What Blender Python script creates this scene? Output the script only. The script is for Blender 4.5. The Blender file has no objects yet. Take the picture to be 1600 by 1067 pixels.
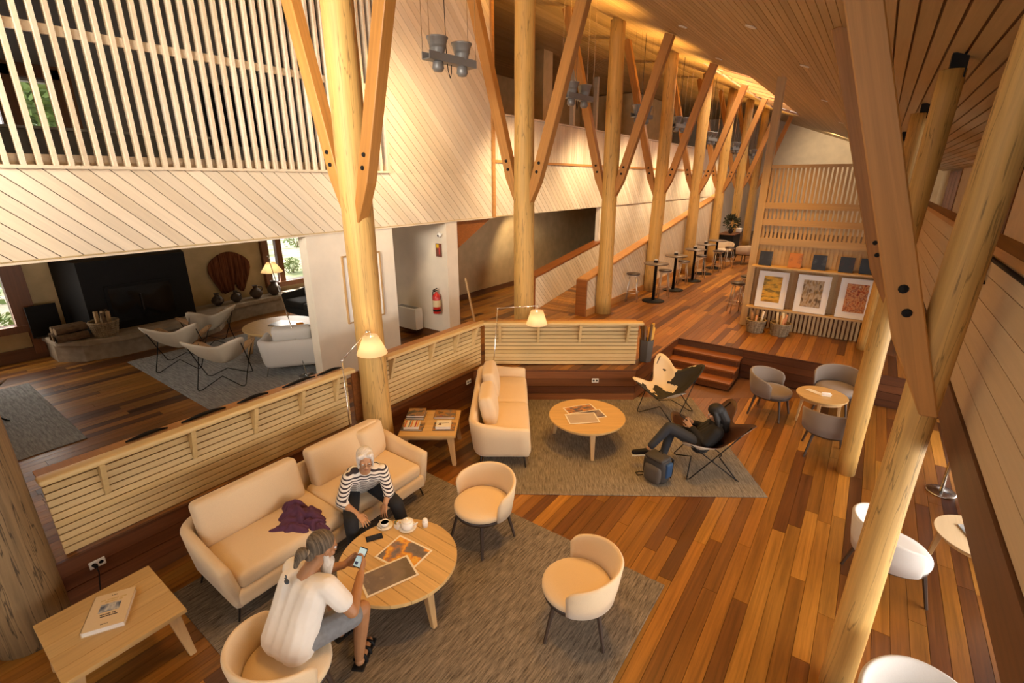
import bpy, bmesh, math, random
from mathutils import Vector, Matrix, Euler, noise
R = math.radians
random.seed(7)
SC = bpy.context.scene
COL = SC.collection

# ---------------------------------------------------------------- camera, world, lights, exposure
# hall axes: +Y runs down the hall, +X to the right, lower lounge floor at z = 0
cam_d = bpy.data.cameras.new('camera'); cam_d.lens = 17.0; cam_d.sensor_width = 36.0
cam_d.clip_start = 0.05; cam_d.clip_end = 200
cam = bpy.data.objects.new('camera', cam_d); COL.objects.link(cam)
cam.location = (0, 0, 3.6); cam.rotation_euler = (R(90 - 18.5), 0, R(36))
SC.camera = cam
SC.view_settings.view_transform = 'Standard'; SC.view_settings.look = 'None'
SC.view_settings.exposure = -0.36; SC.view_settings.gamma = 1.0
SC.view_settings.use_curve_mapping = False
if hasattr(SC, 'cycles'):
    SC.cycles.max_bounces = 7; SC.cycles.diffuse_bounces = 4; SC.cycles.glossy_bounces = 2; SC.cycles.transmission_bounces = 4; SC.cycles.transparent_max_bounces = 8; SC.cycles.adaptive_threshold = 0.05

world = bpy.data.worlds.new('world'); SC.world = world; world.use_nodes = True
bg = world.node_tree.nodes['Background']; bg.inputs[0].default_value = (0.97, 0.98, 1.0, 1); bg.inputs[1].default_value = 6.5

WARM = (1.0, 0.515, 0.12); WARM2 = (1.0, 0.74, 0.44); DAY = (1.0, 0.89, 0.76)
def area(name, loc, direction, sx, sy, power, color, spread=180):
    d = bpy.data.lights.new(name, 'AREA'); d.shape = 'RECTANGLE'; d.size = sx; d.size_y = sy
    d.energy = power; d.color = color; d.spread = R(spread)
    o = bpy.data.objects.new(name, d); COL.objects.link(o); o.location = loc
    o.rotation_euler = Vector(direction).to_track_quat('-Z', 'Y').to_euler()
    return o
def spot(name, loc, target, power, color, angle=60, blend=0.7, radius=0.06):
    d = bpy.data.lights.new(name, 'SPOT'); d.energy = power; d.color = color
    d.spot_size = R(angle); d.spot_blend = blend; d.shadow_soft_size = radius
    o = bpy.data.objects.new(name, d); COL.objects.link(o); o.location = loc
    o.rotation_euler = (Vector(target) - Vector(loc)).to_track_quat('-Z', 'Y').to_euler()
    return o
# daylight through the windows, recess downlight, and added fill at rear and gable
area('daylight_lower_windows', (2.85, 5.0, 1.25), (-1, 0.0, -0.55), 8.0, 1.4, 150, DAY, 115)
area('rear_fill_light', (-2.2, -3.6, 5.0), (-0.50, 0.86, -0.02), 4.0, 2.0, 310, (1.0, 0.89, 0.74), 56)  # added fill behind the viewer, aimed at the tall left wall
area('daylight_upper_room_window', (-11.55, 2.15, 4.7), (1, 0.1, 0), 1.2, 0.9, 45, (0.85, 0.93, 1.0))
area('daylight_fireside_window', (-11.6, 6.5, 1.62), (1, -0.15, -0.2), 1.2, 1.0, 45, DAY)
area('daylight_fireside_door', (-11.6, 0.75, 1.62), (1, 0.1, -0.2), 1.4, 1.2, 30, DAY)
area('daylight_skylight', (-3.75, 17.5, 7.2), (0, 0, -1), 0.9, 6.0, 420, (1.0, 0.8, 0.55))
spot('recess_downlight_lamp', (-7.5, 11.3, 2.78), (-8.5, 12.0, 1.2), 110, WARM2, 100, 0.6, 0.05)
spot('gable_fill_light', (-2.5, 30.0, 5.6), (-1.5, 34, 4.2), 500, WARM2, 120, 0.8, 0.1)  # added fill with no fixture, brightens the far gable wall
# recessed ceiling downlights over the lounge and the hall (their trims are built with the ceiling)
DOWN = [(-3.0, 3.1, 150), (-1.7, 2.5, 320), (-3.0, 5.6, 330), (-1.7, 4.9, 430), (-1.8, 7.9, 330), (-3.2, 9.3, 480), (-3.4, 12.4, 620), (-1.4, 10.2, 560), (-3.4, 15.6, 620), (-3.4, 19.0, 520), (-3.4, 22.5, 420), (-1.5, 15.0, 420), (-1.5, 21.0, 420), (-1.5, 27.0, 500)]
def ceil_z(x): return 4.76 + 0.363 * (0.35 - x)
for (x, y, pw) in DOWN:
    spot('downlight_lamp', (x, y, ceil_z(x) - 0.06), (x - 0.1, y, 0), pw, WARM, 86, 0.9, 0.12)

# ---------------------------------------------------------------- mesh helpers
class MB:
    def __init__(s): s.v = []; s.f = []; s.m = Matrix.Identity(4)
    def add(s, vs, fs):
        o = len(s.v); m = s.m
        s.v += [tuple(m @ Vector(v)) for v in vs]; s.f += [tuple(i + o for i in f) for f in fs]; return s
    def box(s, c, d, rz=0, rx=0, ry=0):
        hx, hy, hz = d[0] / 2, d[1] / 2, d[2] / 2
        mt = Matrix.Translation(c) @ Euler((rx, ry, rz)).to_matrix().to_4x4()
        vs = [mt @ Vector((x, y, z)) for z in (-hz, hz) for x, y in ((-hx, -hy), (hx, -hy), (hx, hy), (-hx, hy))]
        return s.add(vs, [(3, 2, 1, 0), (4, 5, 6, 7), (0, 1, 5, 4), (1, 2, 6, 5), (2, 3, 7, 6), (3, 0, 4, 7)])
    def beam(s, a, b, w, h, up=(0, 0, 1)):
        a, b = Vector(a), Vector(b); d = (b - a).normalized(); up = Vector(up)
        x = d.cross(up)
        if x.length < 1e-4: x = d.cross(Vector((1, 0, 0)))
        x.normalize(); y = x.cross(d).normalized()
        vs = [p + x * i * w / 2 + y * j * h / 2 for p in (a, b) for i, j in ((-1, -1), (1, -1), (1, 1), (-1, 1))]
        return s.add(vs, [(3, 2, 1, 0), (4, 5, 6, 7), (0, 1, 5, 4), (1, 2, 6, 5), (2, 3, 7, 6), (3, 0, 4, 7)])
    def tube(s, pts, r, n=8, closed=False, caps=True):
        pts = [Vector(p) for p in pts]; k = len(pts)
        rr = r if isinstance(r, (list, tuple)) else [r] * k
        vs = []; fs = []; ref = None
        for i, p in enumerate(pts):
            if closed: d = (pts[(i + 1) % k] - pts[i - 1])
            else: d = pts[min(i + 1, k - 1)] - pts[max(i - 1, 0)]
            d = d.normalized() if d.length > 1e-9 else Vector((0, 0, 1))
            if ref is None:
                ref = d.cross(Vector((0, 0, 1)))
                if ref.length < 1e-3: ref = d.cross(Vector((1, 0, 0)))
            ref = (ref - d * ref.dot(d)); ref.normalize(); b = d.cross(ref)
            for j in range(n):
                a = 2 * math.pi * j / n
                vs.append(p + (ref * math.cos(a) + b * math.sin(a)) * rr[i])
        for i in range(k if closed else k - 1):
            for j in range(n):
                a, b2 = i * n + j, i * n + (j + 1) % n
                c, d2 = ((i + 1) % k) * n + (j + 1) % n, ((i + 1) % k) * n + j
                fs.append((a, b2, c, d2))
        if caps and not closed:
            fs.append(tuple(reversed(range(n)))); fs.append(tuple(range((k - 1) * n, k * n)))
        return s.add(vs, fs)
    def lathe(s, prof, n=24, c=(0, 0, 0), sx=1, sy=1):
        vs = []; fs = []; k = len(prof)
        for r, z in prof:
            for j in range(n):
                a = 2 * math.pi * j / n; vs.append((c[0] + r * sx * math.cos(a), c[1] + r * sy * math.sin(a), c[2] + z))
        for i in range(k - 1):
            for j in range(n):
                fs.append((i * n + j, i * n + (j + 1) % n, (i + 1) * n + (j + 1) % n, (i + 1) * n + j))
        if prof[0][0] > 1e-5: fs.append(tuple(reversed(range(n))))
        if prof[-1][0] > 1e-5: fs.append(tuple(range((k - 1) * n, k * n)))
        return s.add(vs, fs)
    def ell(s, c, r, n=14, rot=None):
        if not isinstance(r, (list, tuple)): r = (r, r, r)
        vs = []; fs = []; m = n // 2 + 1
        q = Euler(rot).to_matrix() if rot else Matrix.Identity(3)
        for i in range(m + 1):
            t = math.pi * i / m
            for j in range(n):
                a = 2 * math.pi * j / n
                vs.append(Vector(c) + q @ Vector((r[0] * math.sin(t) * math.cos(a), r[1] * math.sin(t) * math.sin(a), -r[2] * math.cos(t))))
        for i in range(m):
            for j in range(n):
                fs.append((i * n + j, i * n + (j + 1) % n, (i + 1) * n + (j + 1) % n, (i + 1) * n + j))
        return s.add(vs, fs)
    def cap(s, a, b, ra, rb, n=12):          # tapered capsule
        a, b = Vector(a), Vector(b); d = (b - a); L = d.length; d = d.normalized()
        pts = []; rs = []
        for t in (0.05, 0.35, 0.7, 0.95): ang = t * math.pi / 2; pts.append(a - d * ra * math.cos(ang)); rs.append(ra * math.sin(ang))
        pts.append(a); rs.append(ra); pts.append(b); rs.append(rb)
        for t in (0.95, 0.7, 0.35, 0.05): ang = t * math.pi / 2; pts.append(b + d * rb * math.cos(ang)); rs.append(rb * math.sin(ang))
        return s.tube(pts, rs, n)
    def prism(s, poly, axis, lo, hi):        # polygon (ccw) extruded along an axis: poly in the other two coordinates
        k = len(poly)
        def P(a, b, t):
            return {'x': (t, a, b), 'y': (a, t, b), 'z': (a, b, t)}[axis]
        vs = [P(a, b, lo) for a, b in poly] + [P(a, b, hi) for a, b in poly]
        fs = [tuple(reversed(range(k))), tuple(range(k, 2 * k))] + [(i, (i + 1) % k, k + (i + 1) % k, k + i) for i in range(k)]
        return s.add(vs, fs)
    def rbox(s, c, d, r, n=5, bulge=0.0, rot=None):   # rounded box with optional pillow bulge
        hx, hy, hz = [k / 2 for k in d]; r = min(r, hx, hy, hz) * 0.999
        q = Euler(rot).to_matrix() if rot else Matrix.Identity(3)
        def ticks(h):
            t = [-h + r * (1 - math.cos(math.pi / 2 * i / 3)) for i in range(3)]
            mid = [-(h - r) + 2 * (h - r) * i / n for i in range(n + 1)]
            return [-h] + [-h + r * (1 - math.cos(R(30)))] + [-h + r * (1 - math.cos(R(62)))] + mid + [h - r * (1 - math.cos(R(62)))] + [h - r * (1 - math.cos(R(30)))] + [h]
        tx, ty, tz = ticks(hx), ticks(hy), ticks(hz)
        idx = {}; vs = []; fs = []
        def vid(i, j, k):
            key = (i, j, k)
            if key in idx: return idx[key]
            p = Vector((tx[i], ty[j], tz[k]))
            inner = Vector((max(-hx + r, min(hx - r, p.x)), max(-hy + r, min(hy - r, p.y)), max(-hz + r, min(hz - r, p.z))))
            dlt = p - inner
            if dlt.length > 1e-9: p = inner + dlt.normalized() * r
            if bulge:
                fx, fy, fz = 1 - (p.x / hx) ** 2, 1 - (p.y / hy) ** 2, 1 - (p.z / hz) ** 2
                p = p + Vector((math.copysign(bulge * 0.4, p.x) * fy * fz * (abs(p.x) / hx), math.copysign(bulge * 0.4, p.y) * fx * fz * (abs(p.y) / hy), math.copysign(bulge, p.z) * fx * fy * (abs(p.z) / hz)))
            idx[key] = len(vs); vs.append(Vector(c) + q @ p); return idx[key]
        nx, ny, nz = len(tx) - 1, len(ty) - 1, len(tz) - 1
        for i in range(nx):
            for j in range(ny):
                fs.append((vid(i, j, 0), vid(i, j + 1, 0), vid(i + 1, j + 1, 0), vid(i + 1, j, 0)))
                fs.append((vid(i, j, nz), vid(i + 1, j, nz), vid(i + 1, j + 1, nz), vid(i, j + 1, nz)))
        for i in range(nx):
            for k in range(nz):
                fs.append((vid(i, 0, k), vid(i + 1, 0, k), vid(i + 1, 0, k + 1), vid(i, 0, k + 1)))
                fs.append((vid(i, ny, k), vid(i, ny, k + 1), vid(i + 1, ny, k + 1), vid(i + 1, ny, k)))
        for j in range(ny):
            for k in range(nz):
                fs.append((vid(0, j, k), vid(0, j, k + 1), vid(0, j + 1, k + 1), vid(0, j + 1, k)))
                fs.append((vid(nx, j, k), vid(nx, j + 1, k), vid(nx, j + 1, k + 1), vid(nx, j, k + 1)))
        return s.add(vs, fs)
    def mesh(s, name, smooth=False):
        me = bpy.data.meshes.new(name); me.from_pydata(s.v, [], s.f); me.update()
        if smooth: me.polygons.foreach_set('use_smooth', [True] * len(me.polygons))
        return me
    def build(s, name, mat, parent=None, smooth=False, loc=None, rz=0):
        return link(name, s.mesh(name, smooth), mat, parent, loc, rz)

def link(name, me, mat, parent=None, loc=None, rz=0, rot=None):
    if mat is not None and not me.materials: me.materials.append(mat)
    o = bpy.data.objects.new(name, me); COL.objects.link(o)
    if parent is not None: o.parent = parent
    if loc is not None: o.location = loc
    if rot is not None: o.rotation_euler = rot
    elif rz: o.rotation_euler = (0, 0, rz)
    return o
def tag(o, label, cat, group=None):
    o['label'] = label; o['category'] = cat
    if group: o['group'] = group
    return o
def thing(name, label, cat, loc=(0, 0, 0), rz=0, group=None):
    o = bpy.data.objects.new(name, None); COL.objects.link(o); o.empty_display_size = 0.1
    o.location = loc; o.rotation_euler = (0, 0, rz)
    return tag(o, label, cat, group)
def struct(name, mb=None, mat=None, label=None):
    if mb is None:
        o = bpy.data.objects.new(name, None); COL.objects.link(o); o.empty_display_size = 0.1
    else: o = mb.build(name, mat)
    o['kind'] = 'structure'
    if label: o['label'] = label
    return o
def dup(root, loc, rz, label, group=None):
    r = root.copy(); COL.objects.link(r); r.location = loc; r.rotation_euler = (0, 0, rz)
    r['label'] = label
    if group: r['group'] = group
    for ch in list(root.children):
        c = ch.copy(); COL.objects.link(c); c.parent = r
        for g in list(ch.children):
            d = g.copy(); COL.objects.link(d); d.parent = c
    return r
def facing(dx, dy): return math.atan2(dy, dx) - math.pi / 2      # turn local +Y towards (dx, dy)
def bevel(o, w=0.004, seg=2):
    m = o.modifiers.new('bevel', 'BEVEL'); m.width = w; m.segments = seg; m.limit_method = 'ANGLE'; return o

# ---------------------------------------------------------------- materials
def new_mat(name):
    m = bpy.data.materials.new(name); m.use_nodes = True
    nt = m.node_tree; b = nt.nodes['Principled BSDF']; return m, nt, b
def plain(name, col, rough=0.6, metal=0.0, noise_amt=0.0, nscale=40, bump=0.0, sheen=0.0, spec=None, coat=0.0):
    m, nt, b = new_mat(name); N = nt.nodes; L = nt.links
    b.inputs['Base Color'].default_value = (*col, 1); b.inputs['Roughness'].default_value = rough; b.inputs['Metallic'].default_value = metal
    if sheen: b.inputs['Sheen Weight'].default_value = sheen
    if spec is not None: b.inputs['Specular IOR Level'].default_value = spec
    if coat: b.inputs['Coat Weight'].default_value = coat; b.inputs['Coat Roughness'].default_value = 0.15
    if noise_amt or bump:
        tc = N.new('ShaderNodeTexCoord'); nz = N.new('ShaderNodeTexNoise'); nz.inputs['Scale'].default_value = nscale; nz.inputs['Detail'].default_value = 5
        L.new(tc.outputs['Object'], nz.inputs['Vector'])
        if noise_amt:
            hs = N.new('ShaderNodeHueSaturation'); hs.inputs['Color'].default_value = (*col, 1)
            mr = N.new('ShaderNodeMapRange'); mr.inputs[1].default_value = 0.3; mr.inputs[2].default_value = 0.7
            mr.inputs[3].default_value = 1 - noise_amt; mr.inputs[4].default_value = 1 + noise_amt
            L.new(nz.outputs['Fac'], mr.inputs[0]); L.new(mr.outputs[0], hs.inputs['Value']); L.new(hs.outputs[0], b.inputs['Base Color'])
        if bump:
            bp = N.new('ShaderNodeBump'); bp.inputs['Strength'].default_value = bump; bp.inputs['Distance'].default_value = 0.01
            L.new(nz.outputs['Fac'], bp.inputs['Height']); L.new(bp.outputs[0], b.inputs['Normal'])
    return m
def wood(name, cols, axis='Y', rough=0.45, vary=0.25, grain=0.35, scale=1.0, knots=0.0, cracks=0.0, huev=0.0, coat=0.0):
    """cols: list of colours picked per board; grain runs along `axis` of the object."""
    m, nt, b = new_mat(name); N = nt.nodes; L = nt.links
    tc = N.new('ShaderNodeTexCoord'); oi = N.new('ShaderNodeObjectInfo'); geo = N.new('ShaderNodeNewGeometry')
    rnd = N.new('ShaderNodeMath'); rnd.operation = 'ADD'; L.new(oi.outputs['Random'], rnd.inputs[0]); L.new(geo.outputs['Random Per Island'], rnd.inputs[1])
    fr = N.new('ShaderNodeMath'); fr.operation = 'FRACT'; L.new(rnd.outputs[0], fr.inputs[0])
    off = N.new('ShaderNodeVectorMath'); off.operation = 'SCALE'; off.inputs[0].default_value = (37.0, 53.0, 71.0); L.new(fr.outputs[0], off.inputs['Scale'])
    ad = N.new('ShaderNodeVectorMath'); ad.operation = 'ADD'; L.new(tc.outputs['Object'], ad.inputs[0]); L.new(off.outputs[0], ad.inputs[1])
    mp = N.new('ShaderNodeMapping'); k = {'X': (0.9, 28, 28), 'Y': (28, 0.9, 28), 'Z': (28, 28, 0.9)}[axis]
    mp.inputs['Scale'].default_value = tuple(q * scale for q in k); L.new(ad.outputs[0], mp.inputs['Vector'])
    nz = N.new('ShaderNodeTexNoise'); nz.inputs['Scale'].default_value = 1.0; nz.inputs['Detail'].default_value = 6; nz.inputs['Roughness'].default_value = 0.65; nz.inputs['Distortion'].default_value = 0.6
    L.new(mp.outputs[0], nz.inputs['Vector'])
    rp = N.new('ShaderNodeValToRGB'); el = rp.color_ramp.elements; rp.color_ramp.interpolation = 'CONSTANT' if len(cols) > 2 else 'LINEAR'
    el[0].position = 0; el[0].color = (*cols[0], 1)
    if len(cols) == 1: el[1].color = (*cols[0], 1)
    for i, cc in enumerate(cols[1:]):
        pos = (i + 1) / (len(cols) if len(cols) > 2 else 1)
        e = el[1] if i == 0 else el.new(pos); e.position = pos; e.color = (*cc, 1)
    L.new(fr.outputs[0], rp.inputs[0])
    mr = N.new('ShaderNodeMapRange'); mr.inputs[1].default_value = 0.25; mr.inputs[2].default_value = 0.75; mr.inputs[3].default_value = 1 - grain; mr.inputs[4].default_value = 1 + grain * 0.6
    L.new(nz.outputs['Fac'], mr.inputs[0])
    r2 = N.new('ShaderNodeMath'); r2.operation = 'MULTIPLY'; r2.inputs[1].default_value = 7.31; L.new(fr.outputs[0], r2.inputs[0])
    r3 = N.new('ShaderNodeMath'); r3.operation = 'FRACT'; L.new(r2.outputs[0], r3.inputs[0])
    mv = N.new('ShaderNodeMapRange'); mv.inputs[3].default_value = 1 - vary; mv.inputs[4].default_value = 1 + vary * 0.7; L.new(r3.outputs[0], mv.inputs[0])
    mu = N.new('ShaderNodeMath'); mu.operation = 'MULTIPLY'; L.new(mr.outputs[0], mu.inputs[0]); L.new(mv.outputs[0], mu.inputs[1])
    val = mu.outputs[0]
    if cracks:
        mp2 = N.new('ShaderNodeMapping'); k2 = {'X': (0.5, 9, 9), 'Y': (9, 0.5, 9), 'Z': (9, 9, 0.5)}[axis]; mp2.inputs['Scale'].default_value = k2
        L.new(ad.outputs[0], mp2.inputs['Vector'])
        vo = N.new('ShaderNodeTexNoise'); vo.inputs['Scale'].default_value = 1.3; vo.inputs['Detail'].default_value = 3; L.new(mp2.outputs[0], vo.inputs['Vector'])
        sb = N.new('ShaderNodeMath'); sb.operation = 'SUBTRACT'; sb.inputs[1].default_value = 0.5; L.new(vo.outputs['Fac'], sb.inputs[0])
        ab = N.new('ShaderNodeMath'); ab.operation = 'ABSOLUTE'; L.new(sb.outputs[0], ab.inputs[0])
        cr = N.new('ShaderNodeMapRange'); cr.inputs[1].default_value = 0.0; cr.inputs[2].default_value = 0.012; cr.inputs[3].default_value = 1 - cracks; cr.inputs[4].default_value = 1.0
        L.new(ab.outputs[0], cr.inputs[0])
        mu2 = N.new('ShaderNodeMath'); mu2.operation = 'MULTIPLY'; L.new(mu.outputs[0], mu2.inputs[0]); L.new(cr.outputs[0], mu2.inputs[1]); val = mu2.outputs[0]
    hs = N.new('ShaderNodeHueSaturation'); L.new(rp.outputs[0], hs.inputs['Color']); L.new(val, hs.inputs['Value'])
    L.new(hs.outputs[0], b.inputs['Base Color'])
    b.inputs['Roughness'].default_value = rough
    if coat: b.inputs['Coat Weight'].default_value = coat; b.inputs['Coat Roughness'].default_value = 0.18
    bp = N.new('ShaderNodeBump'); bp.inputs['Strength'].default_value = 0.12; bp.inputs['Distance'].default_value = 0.004
    L.new(nz.outputs['Fac'], bp.inputs['Height']); L.new(bp.outputs[0], b.inputs['Normal'])
    return m
def streak(name, c1, c2, axis='X', s_long=3, s_cross=70, rough=0.95):
    m, nt, b = new_mat(name); N = nt.nodes; L = nt.links
    tc = N.new('ShaderNodeTexCoord'); mp = N.new('ShaderNodeMapping')
    mp.inputs['Scale'].default_value = (s_long, s_cross, 1) if axis == 'X' else (s_cross, s_long, 1)
    nz = N.new('ShaderNodeTexNoise'); nz.inputs['Scale'].default_value = 1; nz.inputs['Detail'].default_value = 6; nz.inputs['Roughness'].default_value = 0.75
    L.new(tc.outputs['Object'], mp.inputs[0]); L.new(mp.outputs[0], nz.inputs['Vector'])
    rp = N.new('ShaderNodeValToRGB'); rp.color_ramp.elements[0].position = 0.36; rp.color_ramp.elements[1].position = 0.64
    rp.color_ramp.elements[0].color = (*c1, 1); rp.color_ramp.elements[1].color = (*c2, 1)
    L.new(nz.outputs['Fac'], rp.inputs[0]); L.new(rp.outputs[0], b.inputs['Base Color']); b.inputs['Roughness'].default_value = rough
    b.inputs['Specular IOR Level'].default_value = 0.1
    bp = N.new('ShaderNodeBump'); bp.inputs['Strength'].default_value = 0.4; bp.inputs['Distance'].default_value = 0.006
    L.new(nz.outputs['Fac'], bp.inputs['Height']); L.new(bp.outputs[0], b.inputs['Normal'])
    return m
def emit(name, col, strength):
    m, nt, b = new_mat(name); b.inputs['Base Color'].default_value = (*col, 1)
    b.inputs['Emission Color'].default_value = (*col, 1); b.inputs['Emission Strength'].default_value = strength; return m
def blotch(name, cols, scale=3, rough=0.5, detail=4, stretch=(1, 1, 1), seed=0.0):
    """printed picture: soft blotches of several colours"""
    m, nt, b = new_mat(name); N = nt.nodes; L = nt.links
    tc = N.new('ShaderNodeTexCoord'); mp = N.new('ShaderNodeMapping'); mp.inputs['Scale'].default_value = stretch; mp.inputs['Location'].default_value = (seed, seed * 1.7, seed * 0.6)
    nz = N.new('ShaderNodeTexNoise'); nz.inputs['Scale'].default_value = scale; nz.inputs['Detail'].default_value = detail
    L.new(tc.outputs['Object'], mp.inputs[0]); L.new(mp.outputs[0], nz.inputs['Vector'])
    rp = N.new('ShaderNodeValToRGB'); el = rp.color_ramp.elements
    n = len(cols); el[0].position = 0.32; el[0].color = (*cols[0], 1); el[1].position = 0.68; el[1].color = (*cols[-1], 1)
    for i, cc in enumerate(cols[1:-1]):
        e = el.new(0.32 + 0.36 * (i + 1) / (n - 1)); e.color = (*cc, 1)
    L.new(nz.outputs['Fac'], rp.inputs[0]); L.new(rp.outputs[0], b.inputs['Base Color']); b.inputs['Roughness'].default_value = rough
    return m

W = {}
W['floor'] = wood('floor_planks', [(0.28, 0.110, 0.015), (0.32, 0.128, 0.018), (0.17, 0.060, 0.010), (0.38, 0.165, 0.025), (0.23, 0.084, 0.012), (0.30, 0.116, 0.016), (0.12, 0.040, 0.008), (0.35, 0.148, 0.021)], 'Y', 0.38, 0.30, 0.5, coat=0.12)
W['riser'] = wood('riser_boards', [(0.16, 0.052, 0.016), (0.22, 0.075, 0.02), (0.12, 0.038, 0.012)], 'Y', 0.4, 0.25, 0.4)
W['stair'] = wood('stair_boards', [(0.30, 0.10, 0.022), (0.26, 0.085, 0.02)], 'X', 0.35, 0.2, 0.4)
W['pale'] = wood('pale_boards', [(0.72, 0.59, 0.42), (0.79, 0.67, 0.51)], 'X', 0.55, 0.10, 0.10)
W['paley'] = wood('pale_parapet_boards', [(0.60, 0.44, 0.25), (0.66, 0.50, 0.30)], 'Y', 0.6, 0.08, 0.10)
W['rail'] = wood('rail_slats', [(0.64, 0.435, 0.175), (0.72, 0.51, 0.235)], 'X', 0.5, 0.10, 0.14)
W['ceil'] = wood('ceiling_boards', [(0.46, 0.32, 0.15), (0.52, 0.37, 0.19)], 'Y', 0.55, 0.14, 0.15)
W['log'] = wood('log_wood', [(0.58, 0.335, 0.085), (0.64, 0.385, 0.12)], 'Z', 0.6, 0.08, 0.28, cracks=0.55)
W['logdark'] = wood('weathered_log', [(0.30, 0.19, 0.085)], 'Z', 0.75, 0.08, 0.5, cracks=0.8, scale=0.7)
W['brace'] = wood('brace_wood', [(0.42, 0.18, 0.036), (0.50, 0.235, 0.06)], 'Z', 0.5, 0.12, 0.25)
W['oak'] = wood('oak_tops', [(0.60, 0.38, 0.145), (0.68, 0.45, 0.19)], 'X', 0.42, 0.10, 0.16)
W['oakleg'] = wood('oak_legs', [(0.55, 0.34, 0.15)], 'Z', 0.45, 0.08, 0.16)
W['part'] = wood('partition_slats', [(0.58, 0.38, 0.17), (0.66, 0.45, 0.21)], 'Z', 0.5, 0.12, 0.18)
W['parth'] = wood('partition_rails', [(0.58, 0.38, 0.17), (0.64, 0.43, 0.2)], 'X', 0.5, 0.10, 0.18)
W['dark'] = wood('dark_beam', [(0.16, 0.066, 0.026)], 'Y', 0.5, 0.1, 0.3)
W['frame'] = wood('window_frame_wood', [(0.22, 0.085, 0.03)], 'Z', 0.5, 0.1, 0.3)
W['cap'] = wood('orange_cap', [(0.50, 0.24, 0.07)], 'Y', 0.45, 0.1, 0.25)
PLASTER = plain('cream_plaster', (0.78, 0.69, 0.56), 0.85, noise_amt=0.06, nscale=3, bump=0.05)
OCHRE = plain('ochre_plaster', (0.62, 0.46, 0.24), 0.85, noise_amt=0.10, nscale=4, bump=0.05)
GREYW = plain('grey_plaster', (0.30, 0.29, 0.28), 0.85, noise_amt=0.06, nscale=3)
STONE = plain('hearth_stone', (0.36, 0.29, 0.21), 0.85, noise_amt=0.18, nscale=9, bump=0.2)
BLACK = plain('black_metal', (0.010, 0.009, 0.009), 0.6, noise_amt=0.1, nscale=12, spec=0.2)
DKMET = plain('dark_metal', (0.035, 0.028, 0.024), 0.4, 0.6)
CHROME = plain('chrome', (0.75, 0.72, 0.68), 0.2, 1.0)
ALU = plain('aluminium', (0.24, 0.24, 0.24), 0.45, 0.4)
CREAM = plain('cream_fabric', (0.75, 0.58, 0.375), 0.9, noise_amt=0.035, nscale=160, bump=0.12, sheen=0.25, spec=0.2)
TAUPE = plain('taupe_fabric', (0.25, 0.20, 0.165), 0.9, noise_amt=0.05, nscale=160, bump=0.12, sheen=0.2, spec=0.2)
WHITEF = plain('white_fabric', (0.60, 0.57, 0.54), 0.9, noise_amt=0.03, nscale=160, bump=0.1, sheen=0.2, spec=0.2)
CHLEG = plain('dark_brown_leg', (0.055, 0.034, 0.024), 0.45)
WHITE = plain('white_ceramic', (0.86, 0.82, 0.76), 0.25)
PAPER = plain('paper', (0.85, 0.80, 0.72), 0.7)
WPLAST = plain('white_plastic', (0.80, 0.78, 0.74), 0.4)
RUG = streak('rug_weave', (0.10, 0.085, 0.07), (0.34, 0.29, 0.24), 'X', 5, 55)
RUGY = streak('rug_weave_blue', (0.20, 0.20, 0.20), (0.44, 0.44, 0.43), 'X', 5, 40)
def glass_mat():
    m, nt, b = new_mat('window_glass'); N = nt.nodes; L = nt.links
    tr = N.new('ShaderNodeBsdfTransparent'); gl = N.new('ShaderNodeBsdfGlossy'); gl.inputs['Roughness'].default_value = 0.02
    fz = N.new('ShaderNodeFresnel'); fz.inputs[0].default_value = 1.45; mx = N.new('ShaderNodeMixShader')
    L.new(fz.outputs[0], mx.inputs[0]); L.new(tr.outputs[0], mx.inputs[1]); L.new(gl.outputs[0], mx.inputs[2])
    L.new(mx.outputs[0], N['Material Output'].inputs['Surface']); return m
GLASS = glass_mat()
# ================================================================ THE SETTING
def clip(poly, a, b, c):                       # keep a*x + b*y <= c
    out = []
    for i in range(len(poly)):
        p, q = poly[i], poly[(i + 1) % len(poly)]
        dp, dq = a * p[0] + b * p[1] - c, a * q[0] + b * q[1] - c
        if dp <= 0: out.append(p)
        if (dp < 0 < dq) or (dq < 0 < dp):
            t = dp / (dp - dq); out.append((p[0] + (q[0] - p[0]) * t, p[1] + (q[1] - p[1]) * t))
    return out
def cam_rank(x, y, z):                         # distance along the view, or None when well outside the frame
    p = cam.rotation_euler.to_matrix().transposed() @ (Vector((x, y, z)) - cam.location)
    if p.z > -0.3: return None
    u, v = -p.x / p.z, -p.y / p.z
    if abs(u) > 1.25 or abs(v) > 0.85: return None
    return -p.z
LB = (0.809, 0.588)                            # direction of the slanted rail and ledge
PLAT = [(-12.2, -2.5), (-5.0, -2.5), (-5.0, 5.757), (-2.78, 7.371), (-2.78, 9.57), (2.9, 9.57), (2.9, 36), (-12.2, 36)]
PW = 0.128
def floor_rows(x0, x1, y0, y1, seed):
    rr = random.Random(seed); out = []; x = x0
    while x < x1 - 0.02:
        y = y0 - rr.uniform(0, 1.4)
        while y < y1:
            l = rr.choice((1.2, 1.6, 2.0, 2.5, 3.0)); out.append((x, max(y, y0), min(x + PW, x1), min(y + l, y1))); y += l
        x += PW
    return [o for o in out if o[3] - o[1] > 0.05]
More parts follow.
